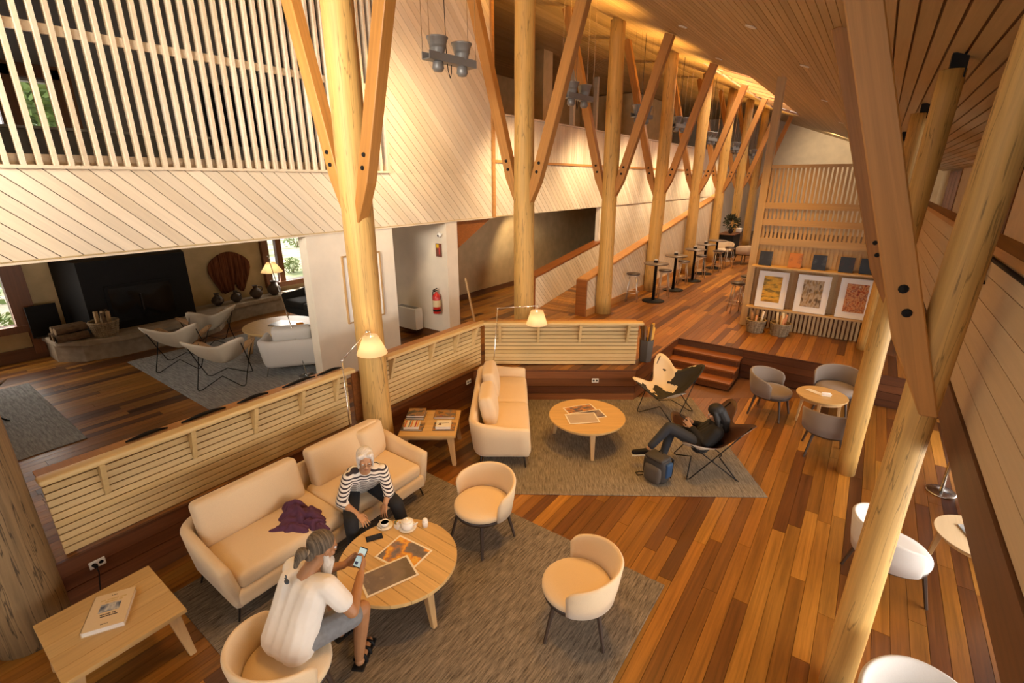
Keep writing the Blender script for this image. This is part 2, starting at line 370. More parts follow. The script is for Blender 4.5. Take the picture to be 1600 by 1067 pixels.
def lay(parent, planks, ztop, polyclip, mat, limit=300):
    items = []
    for (xa, ya, xb, yb) in planks:
        g = 0.0016; poly = [(xa + g, ya + g), (xb - g, ya + g), (xb - g, yb - g), (xa + g, yb - g)]
        poly = polyclip(poly)
        if len(poly) < 3: continue
        k = cam_rank((xa + xb) / 2, (ya + yb) / 2, ztop)
        items.append((k if k is not None else 999, poly))
    items.sort(key=lambda i: i[0])
    cache = {}
    rest = MB()
    for n, (k, poly) in enumerate(items):
        cx = sum(p[0] for p in poly) / len(poly); cy = sum(p[1] for p in poly) / len(poly)
        if n < limit and k < 11.5:
            loc = [(p[0] - cx, p[1] - cy) for p in poly]
            key = tuple((round(a, 3), round(b, 3)) for a, b in loc)
            if key not in cache: cache[key] = MB().prism(loc, 'z', -0.018, 0).mesh('plank')
            link('plank', cache[key], mat, parent, (cx, cy, ztop))
        else: rest.prism(poly, 'z', ztop - 0.018, ztop)
    if rest.v:
        o = rest.build('far_planks', mat, parent); o['kind'] = 'stuff'
def nop(p): return p
# lower lounge floor
fl = struct('floor', MB().box((-1.2, 3.4, -0.07), (8.4, 13.6, 0.1)), W['dark'], 'orange brown hardwood plank floor of the lower lounge')
lay(fl, floor_rows(-5.0, 2.9, -0.6, 9.57, 3), 0.0, lambda p: clip(clip(p, -0.588, 0.809, 0.588 * 4.903 + 0.809 * 5.9), 1, 0, 2.9), W['floor'])
# raised floor: fireside room, ledge, hall
fp = struct('floor_upper', MB().prism(PLAT, 'z', 0.002, 0.53), W['dark'], 'raised plank floor of the fireside room and the long hall')
def clip_left(p): return p
def in_plat(p):
    cx = sum(a for a, b in p) / len(p)
    if cx < -5.0 or cx > -2.78: return p
    return clip(p, 0.588, -0.809, 0.588 * -4.903 - 0.809 * 5.828)
rows = floor_rows(-12.0, -5.0, -1.5, 34, 5) + floor_rows(-5.0, -2.78, 5.6, 34, 6) + floor_rows(-2.78, 2.8, 9.57, 34, 8)
lay(fp, rows, 0.55, in_plat, W['floor'])
# risers under the rails, boards laid along
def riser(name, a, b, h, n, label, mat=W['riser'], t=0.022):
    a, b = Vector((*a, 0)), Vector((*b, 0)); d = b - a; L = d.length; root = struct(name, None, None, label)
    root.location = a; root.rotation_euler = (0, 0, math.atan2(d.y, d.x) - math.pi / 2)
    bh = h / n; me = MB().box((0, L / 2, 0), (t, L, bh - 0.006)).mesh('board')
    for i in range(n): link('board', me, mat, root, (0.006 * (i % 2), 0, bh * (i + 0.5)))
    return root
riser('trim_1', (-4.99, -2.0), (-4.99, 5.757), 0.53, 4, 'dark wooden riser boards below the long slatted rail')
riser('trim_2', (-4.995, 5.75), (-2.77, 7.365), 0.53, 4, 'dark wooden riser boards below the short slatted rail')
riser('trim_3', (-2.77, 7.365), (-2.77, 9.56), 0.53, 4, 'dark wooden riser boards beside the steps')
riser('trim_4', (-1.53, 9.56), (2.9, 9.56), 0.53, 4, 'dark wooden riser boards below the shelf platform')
for nm, a, b in (('trim_5', (-4.985, -2.0), (-4.985, 5.757)), ('trim_6', (-4.985, 5.757), (-2.765, 7.371)), ('trim_7', (-2.765, 7.371), (-2.765, 9.555)), ('trim_8', (-2.765, 9.555), (2.9, 9.555))):
    struct(nm, MB().beam((*a, 0.541), (*b, 0.541), 0.035, 0.025), W['riser'], 'dark wooden nosing along the platform edge ' + {'trim_5': 'under the long slatted rail', 'trim_6': 'under the short slatted rail', 'trim_7': 'beside the steps', 'trim_8': 'in front of the shelf partition'}[nm])
# steps
st = thing('stair_flight', 'three broad wooden steps up to the hall behind the cowhide chair', 'stairs', (-2.76, 9.55, 0))
for k in range(3):
    z = 0.1375 * (3 - k); y0 = -0.28 * (k + 1)
    bevel(MB().box((0.615, y0 + 0.15, z - 0.02), (1.25, 0.31, 0.04)).build('tread', W['stair'], st), 0.006)
    MB().box((0.615, y0 + 0.03, (z - 0.04) / 2), (1.2, 0.03, z - 0.042)).build('step_riser', W['riser'], st)
MB().prism([(-0.82, 0.005), (-0.005, 0.005), (-0.005, 0.37), (-0.28, 0.37), (-0.28, 0.235), (-0.55, 0.235), (-0.55, 0.097), (-0.82, 0.097)], 'x', 1.19, 1.215).build('stringer', W['riser'], st)
# ---- roof ceiling: boards run down the hall
SL = math.atan(0.363)
ce = struct('ceiling', None, None, 'sloping timber board ceiling over the hall')
def ceil_board(x, w, y0, y1, t=0.02):
    key = (round(w, 3), round(y0, 2), round(y1, 2))
    if key not in CB: CB[key] = MB().box((0, (y0 + y1) / 2, 0), (w, y1 - y0, t)).mesh('ceiling_board')
    return link('ceiling_board', CB[key], W['ceil'], ce, (x, 0, ceil_z(x) + 0.012), rot=(0, SL, 0))
CB = {}
x = 2.9
while x > -6.2:
    wide = x > -0.4; p = 0.155 if wide else 0.098; gap = 0.022 if wide else 0.007
    xc = x - p * math.cos(SL) / 2
    if -4.35 < xc < -3.15:
        ceil_board(xc, p - gap, -4, 14.3); ceil_board(xc, p - gap, 24.5, 36)
    else: ceil_board(xc, p - gap, -4, 36)
    x -= p * math.cos(SL)
back = MB()
for x0, x1, y0, y1 in ((2.9, -3.15, -4, 36), (-3.15, -4.35, -4, 14.3), (-3.15, -4.35, 24.5, 36), (-4.35, -6.25, -4, 36)):
    xm = (x0 + x1) / 2
    back.box((xm, (y0 + y1) / 2, ceil_z(xm) + 0.06), (abs(x0 - x1) / math.cos(SL) + 0.005, y1 - y0, 0.06), ry=SL)
back.build('ceiling_backing', W['dark'], ce)
lc = struct('ceiling_gallery', MB().box((-9.2, 16, 7.2), (6.0, 40, 0.08)), W['dark'], 'flat timber board ceiling over the upper gallery')
me = MB().box((0, 16, 0), (0.092, 40, 0.02)).mesh('ceiling_board')
for i in range(58): link('ceiling_board', me, W['ceil'], lc, (-6.26 - i * 0.1, 0, 7.145))
# skylight well with orange joists
sk = struct('window_1', None, None, 'orange timber skylight well in the hall ceiling')
m = MB()
for xx in (-3.13, -4.37): m.box((xx, 19.4, ceil_z(xx) + 0.42), (0.05, 10.3, 0.8))
for yy in (14.27, 24.53): m.box((-3.75, yy, ceil_z(-3.75) + 0.80), (1.3, 0.05, 1.1))
m.build('well_lining', W['cap'], sk)
me = MB().box((0, 0, 0), (1.2, 0.09, 0.28), ry=SL).mesh('joist')
for i in range(8): link('joist', me, W['cap'], sk, (-3.75, 15.2 + i * 1.2, ceil_z(-3.75) + 0.2))
MB().box((-3.75, 19.4, 7.4), (1.3, 10.4, 0.02)).build('pane', GLASS, sk)
# ---- wall A: diagonal boards
def diag(parent, rects, x, pitch, t, mat, stuff=False, ang=R(45), sign=1, polyf=None):
    """boards falling towards +y; rects in (y0, y1, z0, z1)"""
    u = (math.cos(ang), -math.sin(ang) * sign); v = (math.sin(ang) * sign, math.cos(ang))
    rot = Matrix(((0, 0, 1), (u[0], v[0], 0), (u[1], v[1], 0)))
    if rot.determinant() < 0: rot = Matrix(((0, 0, -1), (u[0], v[0], 0), (u[1], v[1], 0)))
    lo = min(r[i] * v[0] + r[j] * v[1] for r in rects for i in (0, 1) for j in (2, 3)); hi = max(r[i] * v[0] + r[j] * v[1] for r in rects for i in (0, 1) for j in (2, 3))
    q = math.floor(lo / pitch) * pitch; g = 0.004
    allm = MB(); cnt = 0
    while q < hi:
        m = MB(); cx = None
        for r in rects:
            poly = [(r[0], r[2]), (r[1], r[2]), (r[1], r[3]), (r[0], r[3])]
            if polyf: poly = polyf(poly, r)
            poly = clip(poly, -v[0], -v[1], -(q + g)); poly = clip(poly, v[0], v[1], q + pitch - g) if len(poly) > 2 else []
            if len(poly) > 2:
                loc = [(p[0] * u[0] + p[1] * u[1], p[0] * v[0] + p[1] * v[1]) for p in poly]
                if cx is None: cx = (sum(a for a, b in loc) / len(loc), sum(b for a, b in loc) / len(loc))
                m.prism([(a - cx[0], b - cx[1]) for a, b in loc], 'z', -t, 0)
        if m.v:
            wc = (x, u[0] * cx[0] + v[0] * cx[1], u[1] * cx[0] + v[1] * cx[1])
            if stuff:
                m2 = Matrix.Translation(wc) @ rot.to_4x4(); o = len(allm.v)
                allm.v += [tuple(m2 @ Vector(k)) for k in m.v]; allm.f += [tuple(i + o for i in f) for f in m.f]
            else: link('wall_board', m.mesh('wall_board'), mat, parent, wc, rot=rot.to_euler())
        q += pitch
    if stuff:
        o = allm.build('wall_boards', mat, parent); o['kind'] = 'stuff'
wl = struct('wall_left', MB().box((-6.5, 3.35, 3.28), (0.14, 9.6, 0.8)).box((-6.5, 6.82, 5.42), (0.14, 2.66, 3.48)).box((-6.5, -0.2, 5.42), (0.14, 2.4, 3.48)), W['dark'], 'tall wall clad in pale diagonal boards')
WX = -6.40
diag(wl, [(-1.4, 8.15, 2.86, 3.70), (5.45, 8.15, 3.70, 7.12), (-1.4, 1.02, 3.70, 7.12)], WX, 0.122, 0.025, W['pale'])
MB().box((-6.41, 3.4, 2.855), (0.05, 9.5, 0.02)).build('edge_trim', W['pale'], wl)
MB().box((-6.46, 8.15, 4.99), (0.2, 0.08, 4.28)).build('corner_post', W['cap'], wl)
# slatted screen of the upper room
sc = thing('slat_screen', 'tall screen of pale vertical slats above the diagonal boards', 'screen', (WX, 1.0, 3.7))
me = MB().box((0, 0, 1.71), (0.085, 0.036, 3.40)).mesh('slat')
for i in range(39): link('slat', me, W['pale'], sc, (0.0, 0.07 + i * 0.1143, 0))
for z in (1.2, 2.55): MB().box((-0.03, 2.22, z), (0.04, 4.44, 0.085)).build('cross_rail', W['pale'], sc)
MB().box((-0.02, 2.22, 0.015), (0.14, 4.46, 0.03)).build('sill', W['pale'], sc); MB().box((-0.07, 2.22, 0.08), (0.02, 4.44, 0.10)).build('kick_board', W['pale'], sc)
for y in (0.0, 4.46): MB().box((-0.03, y, 1.71), (0.12, 0.03, 3.42)).build('side_post', W['pale'], sc)
# upper room behind the screen
ur = struct('floor_upper_room', MB().box((-9.3, 3.3, 3.28), (5.4, 9.6, 0.8)), GREYW, 'floor slab of the upper room')
struct('wall_upper_room', MB().box((-11.85, 5.95, 5.4), (0.2, 6.3, 3.5)).box((-11.85, 2.1, 6.15), (0.2, 1.4, 2.0)).box((-11.85, 2.1, 3.87), (0.2, 1.4, 0.5)).box((-11.85, 0.0, 5.4), (0.2, 2.8, 3.5)).box((-9.2, 8.05, 5.4), (5.3, 0.12, 3.5)).box((-9.2, -1.45, 5.4), (5.3, 0.1, 3.5)), GREYW, 'grey wall of the upper room behind the slats')
wn = struct('window_2', None, None, 'brown framed window of the upper room seen through the slats')
m = MB()
for y in (1.45, 2.2, 2.95): m.box((-11.7, y, 4.7), (0.14, 0.26, 1.3))
m.box((-11.7, 2.2, 4.08), (0.14, 1.7, 0.12)).box((-11.7, 2.2, 5.3), (0.14, 1.7, 0.2)); m.build('window_frame', W['frame'], wn)
MB().box((-11.72, 2.2, 4.7), (0.01, 1.5, 1.2)).build('pane', GLASS, wn)
cn = thing('low_cabinet', 'long grey low cabinet behind the slatted screen', 'cabinet', (-8.6, 2.2, 3.68))
MB().box((0, 0, 0.25), (0.5, 3.0, 0.5)).build('body', plain('grey_paint', (0.2, 0.21, 0.22), 0.5), cn); MB().box((0.01, 0, 0.515), (0.56, 3.06, 0.03)).build('top', plain('grey_top', (0.42, 0.43, 0.44), 0.4), cn)
pb = thing('pin_board', 'dark board leaning at the back of the upper room', 'board', (-11.7, 6.0, 4.3))
MB().box((0, 0, 0.6), (0.05, 1.6, 1.2)).build('panel', BLACK, pb); MB().box((0.01, 0, 0.02), (0.08, 1.7, 0.05)).build('ledge', DKMET, pb)
# ---- gallery beyond: parapet, floor, back wall
gp = struct('wall_gallery', MB().box((-6.5, 21, 3.4), (0.12, 25.6, 1.08)).box((-6.47, 21, 4.41), (0.06, 25.6, 0.8)), PLASTER, 'pale parapet of the upper gallery')
diag(gp, [(8.2, 33.8, 2.86, 3.93)], -6.41, 0.122, 0.02, W['pale'], stuff=True)
m = MB()
for i in range(210): m.box((-6.425, 8.26 + i * 0.122, 4.4), (0.03, 0.116, 0.84))
o = m.build('parapet_boards', W['pale'], gp); o['kind'] = 'stuff'
MB().box((-6.39, 21, 3.955), (0.05, 25.6, 0.05)).build('parapet_trim', W['cap'], gp)
MB().box((-6.43, 21, 4.84), (0.1, 25.6, 0.03)).build('parapet_cap', W['pale'], gp)
struct('floor_gallery', MB().box((-9.2, 21, 3.4), (5.3, 25.6, 1.06)), OCHRE, 'gallery floor slab')
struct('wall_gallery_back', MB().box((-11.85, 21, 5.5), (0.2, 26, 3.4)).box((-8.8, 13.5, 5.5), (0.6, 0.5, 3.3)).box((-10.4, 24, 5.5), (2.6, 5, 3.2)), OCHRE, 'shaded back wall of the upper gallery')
for k, (y, lab) in enumerate(((14.2, 'nearest'), (15.9, 'second nearest'), (17.6, 'third nearest'), (19.3, 'farthest'))):
    p = thing('gallery_post', 'slim pale post standing on the upper gallery, %s of four' % lab, 'post', (-9.0, y, 3.93), 0, 'slim posts on the gallery')
    MB().box((0, 0, 1.6), (0.14, 0.14, 3.14)).build('shaft', W['pale'], p); MB().box((0, 0, 0.03), (0.2, 0.2, 0.06)).build('foot', W['pale'], p)
for k, (y, z, lab) in enumerate(((11.2, 5.0, 'left of the second log column'), (13.0, 4.9, 'right of the second log column'))):
    b = thing('bottle_rack', 'dark slatted rack on the gallery %s' % lab, 'rack', (-10.5, y, 3.93))
    for q in range(5): MB().box((0, 0, 0.25 + q * 0.22), (0.4, 1.7, 0.05)).build('slat', W['dark'], b)
    for yy in (-0.8, 0.8): MB().box((-0.1, yy, 0.6), (0.08, 0.08, 1.2)).build('upright', W['dark'], b)
# ---- recess, ramp and balustrades
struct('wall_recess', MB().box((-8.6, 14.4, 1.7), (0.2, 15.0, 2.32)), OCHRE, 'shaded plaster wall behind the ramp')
struct('wall_soffit', MB().prism([(7.03, 2.30), (8.12, 2.84), (8.12, 2.86), (7.03, 2.86)], 'x', -6.62, -6.45), W['stair'], 'brown triangular timber panel below the corner of the diagonal wall')
struct('baseboard_recess', MB().box((-8.48, 10.4, 0.62), (0.03, 7.0, 0.14)), W['dark'], 'dark baseboard of the recess')
RAMP = lambda y: 0.55 + 0.145 * (y - 9.9)
rp_ = struct('floor_ramp', None, None, 'plank ramp climbing beside the hall')
me = MB().box((0, 0, 0), (1.28, 0.138, 0.03)).mesh('plank')
for i in range(80):
    y = 9.9 + i * 0.142; link('plank', me, W['floor'], rp_, (-5.72, y, RAMP(y) - 0.01), rot=(math.atan(0.145), 0, 0))
def para(name, x, y0, y1, top0, slope, label, t=0.24, zb=None):
    w = struct(name, None, None, label)
    tp = lambda y: top0 + slope * (y - y0)
    MB().prism([(y0, zb if zb else RAMP(y0) - 0.05), (y1, zb if zb else RAMP(y1) - 0.05), (y1, tp(y1)), (y0, tp(y0))], 'x', x - t, x - 0.02).build('core', W['dark'], w)
    def pf(poly, r):
        poly = clip(poly, -slope, 1, tp(0) - 0.02)
        if not zb: poly = clip(poly, 0.145, -1, -(RAMP(0) - 0.06))
        return poly
    diag(w, [(y0 + 0.03, y1, zb if zb else 0.4, tp(y1))], x, 0.105, 0.018, W['pale'], stuff=True, polyf=pf)
    bevel(MB().beam((x - t / 2, y0, tp(y0)), (x - t / 2, y1, tp(y1)), t + 0.03, 0.06).build('cap_rail', W['cap'] if zb else W['stair'], w), 0.008)
    MB().box((x - t / 2, y0 - 0.02, (tp(y0) + 0.55) / 2), (t + 0.02, 0.06, tp(y0) - 0.55)).build('end_panel', W['stair'], w)
    return w
para('wall_ramp_inner', -6.38, 9.73, 13.3, 1.36, 0.141, 'inner ramp balustrade with brown cap')
para('wall_ramp', -5.06, 9.9, 21.0, 1.40, 0.148, 'pale ramp wall of diagonal boards behind the bar tables', zb=0.55)
struct('baseboard_ramp', MB().box((-5.04, 15.4, 0.63), (0.03, 11.0, 0.16)), W['cap'], 'brown baseboard of the ramp wall')
wm = struct('wall_hall', MB().box((-6.52, 23.5, 1.75), (0.1, 20.6, 2.3)), PLASTER, 'hall wall of diagonal boards above the ramp')
diag(wm, [(13.2, 33.8, 0.9, 2.88)], -6.45, 0.122, 0.02, W['pale'], stuff=True)
struct('wall_hall_end', MB().box((-4.6, 34.0, 3.9), (15, 0.2, 7.2)), PLASTER, 'pale gable wall at the far end of the hall')
# ---- piers, fin and fireside room
struct('wall_pier', MB().box((-6.50, 4.66, 1.7), (0.19, 1.56, 2.31)), PLASTER, 'white plaster pier behind the first log column')
struct('wall_fin', MB().box((-7.9, 6.87, 1.7), (3.0, 0.3, 2.31)), PLASTER, 'white plaster fin wall carrying the fire extinguisher')
struct('wall_recess_left', MB().box((-8.5, 6.0, 1.7), (0.2, 1.5, 2.31)), PLASTER, 'shaded wall between pier and fin')
struct('baseboard_fin', MB().box((-7.4, 6.71, 0.62), (2.0, 0.03, 0.14)), W['dark'], 'dark baseboard of the fin wall')
# back wall of the fireside room with two window openings (y 0.15..1.5 and 5.95..7.15)
bw = MB(); X = -11.85
for (y0, y1, z0, z1) in ((-2.2, 0.1, 0.5, 2.9), (0.1, 1.6, 0.5, 1.12), (0.1, 1.6, 2.3, 2.9), (1.6, 5.9, 0.5, 2.9), (5.9, 7.4, 0.5, 1.1), (5.9, 7.4, 2.3, 2.9), (7.4, 9.5, 0.5, 2.9)):
    bw.box((X, (y0 + y1) / 2, (z0 + z1) / 2), (0.2, y1 - y0, z1 - z0))
struct('wall_fireside', bw, OCHRE, 'ochre plaster wall of the fireside room')
struct('ceiling_fireside', MB().box((-9.2, 3.6, 2.87), (5.6, 11.5, 0.02)), OCHRE, 'low ceiling of the fireside room')
struct('wall_fireside_end', MB().box((-9.4, -2.2, 1.7), (5.2, 0.15, 2.4)), OCHRE, 'end wall of the fireside room')
struct('baseboard_fireside', MB().box((-11.7, 0.2, 0.66), (0.06, 3.2, 0.22)), W['dark'], 'dark baseboard of the fireside room')
for nm, y0, y1, mul, lab in (('window_3', 0.1, 1.6, 0.85, 'brown framed window at the left end of the fireside room'), ('window_4', 5.9, 7.4, 6.33, 'bright window beside the hanging poncho')):
    w = struct(nm, None, None, lab); m = MB()
    for y in (y0 + 0.07, y1 - 0.07): m.box((-11.74, y, 1.7), (0.2, 0.16, 1.24))
    if nm == 'window_3': m.box((-11.72, y1 + 0.06, 1.6), (0.14, 0.16, 1.9))
    m.box((-11.74, (y0 + y1) / 2, 1.13), (0.24, y1 - y0, 0.12)).box((-11.74, (y0 + y1) / 2, 2.3), (0.2, y1 - y0, 0.12))
    if nm == 'window_4': m.box((-11.74, mul, 1.7), (0.12, 0.14, 1.2))
    m.build('window_frame', W['frame'], w); MB().box((-11.8, (y0 + y1) / 2, 1.7), (0.01, y1 - y0, 1.2)).build('pane', GLASS, w)
struct('ground', MB().box((-27, 6, 0.2), (30, 60, 0.1)), blotch('garden_ground', [(0.10, 0.13, 0.04), (0.30, 0.30, 0.14), (0.5, 0.42, 0.32), (0.16, 0.18, 0.06)], 0.9, 0.9, 6), 'garden ground outside the windows')
# ---- right side: mezzanine edge, exterior wall, windows
mz = struct('wall_right', MB().box((0.70, 4.0, 2.64), (0.05, 16, 1.0)), W['dark'], 'pale horizontal boards of the mezzanine parapet at the right edge')
bh = 0.152
me = MB().box((0, 4.0, 0), (0.03, 16, bh - 0.004)).mesh('parapet_board')
for i in range(6): link('parapet_board', me, W['paley'], mz, (0.66, 0, 2.27 + bh * (i + 0.5)))
MB().box((0.68, 4.0, 2.14), (0.10, 16, 0.25)).build('edge_beam', W['dark'], mz)
MB().box((0.70, 4.0, 3.20), (0.16, 16, 0.05)).build('parapet_cap', W['cap'], mz)
struct('floor_mezzanine', MB().box((1.8, 4.0, 2.08), (2.2, 16, 0.12)), W['dark'], 'mezzanine floor slab at the right')
RX = 2.95
rw = MB()
rw.box((RX, 15.0, 0.15), (0.15, 38, 0.5)).box((RX, 15, 2.05), (0.15, 38, 0.5))
for y in (-3.5, 0.5, 3.2, 5.9, 8.8): rw.box((RX, y, 1.1), (0.15, 0.35, 2.0))
rw.box((RX, 22, 1.1), (0.15, 24, 2.0))
struct('wall_exterior', rw, PLASTER, 'exterior wall below the mezzanine')
up = MB(); WY = [(10.0, 13.0), (15.5, 17.5), (20.5, 23.0), (26, 30)]
prev = -4.0
for a, b in WY + [(34, 34)]:
    up.box((2.5, (prev + a) / 2, 3.2), (0.15, a - prev, 2.0)); prev = b
struct('wall_exterior_upper', up, PLASTER, 'upper exterior wall beyond the mezzanine')
for k, (a, b) in enumerate(WY):
    w = struct('window_%d' % (5 + k), None, None, 'brown framed window high on the right wall, %s from the viewer' % ['first', 'second', 'third', 'fourth'][k]); m = MB()
    n = 3
    for i in range(n + 1): m.box((2.46, a + (b - a) * i / n, 3.1), (0.12, 0.14, 2.0))
    m.box((2.46, (a + b) / 2, 4.0), (0.12, b - a, 0.14)).box((2.46, (a + b) / 2, 2.3), (0.12, b - a, 0.2)); m.build('window_frame', W['frame'], w)
    MB().box((2.52, (a + b) / 2, 3.1), (0.01, b - a, 1.9)).build('pane', GLASS, w)
struct('wall_rear', MB().box((-8.1, -4, 3.5), (7.8, 0.2, 7.5)).box((1.4, -4, 3.5), (3.2, 0.2, 7.5)).box((-2.2, -4, 2.0), (4.1, 0.2, 4.0)).box((-2.2, -4, 6.7), (4.1, 0.2, 1.4)), PLASTER, 'rear wall behind the viewer')  # out of view; opening cut to the size of the added rear fill
hb = thing('hand_rail', 'thin black handrail bracketed to the mezzanine parapet at right', 'handrail', (0.62, 4.2, 3.05))
MB().tube([(0, -2.6, 0.10), (0, 0.0, 0.10)], 0.013, 8).build('rail', BLACK, hb); MB().tube([(0, 0, 0.105), (0, 0.01, -0.06), (0.02, 0.01, -0.07)], 0.016, 8).build('bracket', BLACK, hb)
MB().lathe([(0.03, 0), (0.03, 0.01)], 12, (0.02, 0.01, -0.075)).build('flange', BLACK, hb)
# recessed downlight trims in the ceiling
for i, (x, y, pw) in enumerate(DOWN):
    o = MB().lathe([(0.045, -0.01), (0.075, -0.012), (0.08, 0.0), (0.045, 0.0)], 16).build('downlight_trim', WPLAST, ce, loc=(x, y, ceil_z(x) - 0.004)); o.rotation_euler = (0, SL, 0)
for i in range(6): MB().box((0, 0, 0), (0.1, 0.35, 0.012)).build('slot_vent', DKMET, ce, loc=(-0.9 + 0.1 * i, 13.5 + 1.6 * i, ceil_z(-0.9 + 0.1 * i) - 0.003)).rotation_euler = (0, SL, 0)
# ================================================================ LOG COLUMNS AND BRACES
def log_mesh(z0, z1, r0, r1, seed, bend=0.03):
    rr = random.Random(seed); n = 18; pts = []; rs = []
    ph = rr.uniform(0, 6)
    for i in range(n):
        t = i / (n - 1); z = z0 + (z1 - z0) * t
        pts.append((bend * math.sin(ph + 3.3 * t), bend * math.cos(ph * 1.7 + 2.7 * t), z))
        rs.append((r0 + (r1 - r0) * t) * (1 + 0.035 * math.sin(ph * 3 + 9 * t) + rr.uniform(-0.018, 0.018)))
    m = MB().tube(pts, rs, 20); rg = random.Random(seed + 50)
    m.v = [(x * (1 + 0.02 * math.sin(3 * math.atan2(y, x) + z * 1.3 + seed)), y * (1 + 0.02 * math.cos(2 * math.atan2(y, x) + z)), z) for x, y, z in m.v]
    return m
def brace(root, xa, za, xb, zb, w=0.19, t=0.15, yoff=-0.02, bolts=True):
    a, b = Vector((xa, za)), Vector((xb, zb)); d = (b - a).normalized(); n = Vector((-d.y, d.x)); side = 1 if xb > xa else -1
    # lower end cut to a point against the log
    inner = a + n * (w / 2) * side; outer = a - n * (w / 2) * side
    poly = [tuple(a - d * 0.22 + n * (w / 2) * side * 0.9), tuple(a - d * 0.20 - n * (w / 2) * side * 0.1), tuple(a + d * 0.28 - n * (w / 2) * side), tuple(b - n * (w / 2) * side), tuple(b + n * (w / 2) * side)]
    if side < 0: poly = poly[::-1]
    # local frame: put grain along Z
    ang = math.atan2(d.x, d.y); ca, sa = math.cos(-ang), math.sin(-ang)
    loc = [((p[0] - xa) * ca + (p[1] - za) * sa, -(p[0] - xa) * sa + (p[1] - za) * ca) for p in poly]
    br = MB().prism(loc, 'y', -t / 2, t / 2).build('brace', W['brace'], root); br.location = (xa, yoff, za); br.rotation_euler = (0, ang, 0)
    bevel(br, 0.008, 1)
    if bolts:
        for q in (0.42, 0.56):
            bo = MB().lathe([(0.0, 0.018), (0.022, 0.014), (0.026, 0), (0.026, -0.004)], 10).build('bolt', BLACK, br); bo.location = (0.0, -t / 2 - 0.001, q); bo.rotation_euler = (R(90), 0, 0)
    return br
names = ['first', 'second', 'third', 'fourth', 'fifth', 'sixth', 'seventh', 'eighth', 'ninth']
LCOL = [(-5.05, 0.14, 0.25), (-4.9, 3.66, 0.19), (-4.88, 7.08, 0.185), (-4.9, 10.45, 0.18), (-4.88, 13.55, 0.18), (-4.85, 16.85, 0.18), (-4.85, 20.0, 0.18), (-4.85, 23.0, 0.18), (-4.85, 26.2, 0.18)]
for i, (x, y, r) in enumerate(LCOL):
    lab = ['thick peeled log column at the lower left corner', 'peeled log column beside the first floor lamp, parting the slatted rail', 'peeled log column behind the far corner of the slatted rail',
           'peeled log column where the ramp wall starts', 'peeled log column behind the nearest bar table', 'peeled log column behind the second bar table', 'peeled log column behind the fourth bar table', 'peeled log column beside the far pale chairs', 'farthest peeled log column of the left row'][i]
    c = thing('log_column', lab, 'column', (x, y, 0.0 if i < 2 else 0.55), 0, 'log columns of the left row')
    zb = 0.0 if i < 2 else 0.55
    log_mesh(0, 6.66 - zb, r, r * 0.86, 11 + i, 0.025 if i != 1 else 0.03).build('trunk', W['logdark'] if i == 0 else W['log'], c, True)
    if i > 0:
        brace(c, 0.17, 3.32 - zb, 1.08, 6.25 - zb, 0.18, 0.14); brace(c, -0.17, 3.36 - zb, -1.22, 7.08 - zb, 0.18, 0.14)
RCOL = [(0.39, 3.56, 0.098), (0.34, 6.89, 0.108), (0.3, 10.9, 0.12), (0.2, 16.8, 0.12)]
for i, (x, y, r) in enumerate(RCOL):
    lab = ['nearest peeled log column at right crossing the parapet', 'peeled log column standing on the floor beside the taupe chairs', 'log column behind the shelf partition with a black bracket on top', 'farthest log column of the right row'][i]
    zb = 0.0 if i < 2 else 0.55
    c = thing('log_column', lab, 'column', (x, y, zb), 0, 'log columns of the right row')
    log_mesh(0, 4.62 - zb, r, r * 0.95, 41 + i, 0.03).build('trunk', W['log'], c, True)
    MB().box((0.05, -0.02, 4.65 - zb), (0.13, 0.16, 0.22)).build('bracket', BLACK, c)
    if i == 0: c.rotation_euler = (0, R(1.6), 0); brace(c, -0.08, 2.48, -1.0, 5.14, 0.17, 0.15)
    else: brace(c, -0.10, 2.40 - zb, -1.0, 5.14 - zb, 0.17, 0.14)
# ================================================================ SLATTED RAILS
def slat_rail(name, label, a, b, fins, h=0.74, z0=0.56):
    a, b = Vector((*a, 0)), Vector((*b, 0)); d = b - a; L = d.length
    root = thing(name, label, 'railing', (a.x, a.y, z0), math.atan2(d.y, d.x))      # local X along the rail, -Y towards the lounge
    n = 11; p = h / n
    me = bevel(MB().box((0, 0, 0), (L, 0.022, p - 0.009)).build('slat', W['rail'], root), 0.003, 1)
    me.location = (L / 2, 0, p * 0.5)
    for i in range(1, n):
        s = me.copy(); COL.objects.link(s); s.parent = root; s.location = (L / 2, 0, p * (i + 0.5))
    MB().box((L / 2, 0.030, h / 2), (L - 0.02, 0.012, h - 0.02)).build('backing', W['dark'], root)
    k = max(2, int(L / 0.8))
    for i in range(k + 1): MB().box((0.04 + (L - 0.08) * i / k, 0.055, h / 2), (0.06, 0.05, h)).build('post', W['rail'], root)
    fin = MB().prism([(-0.14, 0.0), (-0.03, -0.33), (-0.012, -0.33), (-0.012, 0.0)], 'x', -0.02, 0.02).mesh('fin')
    for f in fins: link('fin', fin, W['rail'], root, (L * f, 0, h))
    cap = MB().rbox((L / 2 + 0.02, -0.075, h + 0.022), (L + 0.08, 0.135, 0.05), 0.018, 2).build('cap_rail', W['rail'], root, True)
    MB().box((L / 2, 0.10, h - 0.005), (L, 0.20, 0.025)).build('ledge', W['cap'], root)
    return root
slat_rail('slatted_rail', 'long pale slatted rail behind the front sofa', (-5.05, 0.46), (-5.05, 3.36), [0.13, 0.375, 0.585, 0.775, 0.935])
slat_rail('slatted_rail', 'middle pale slatted rail right of the first log column', (-5.05, 3.95), (-5.05, 6.03), [0.05, 0.42, 0.68, 0.90])
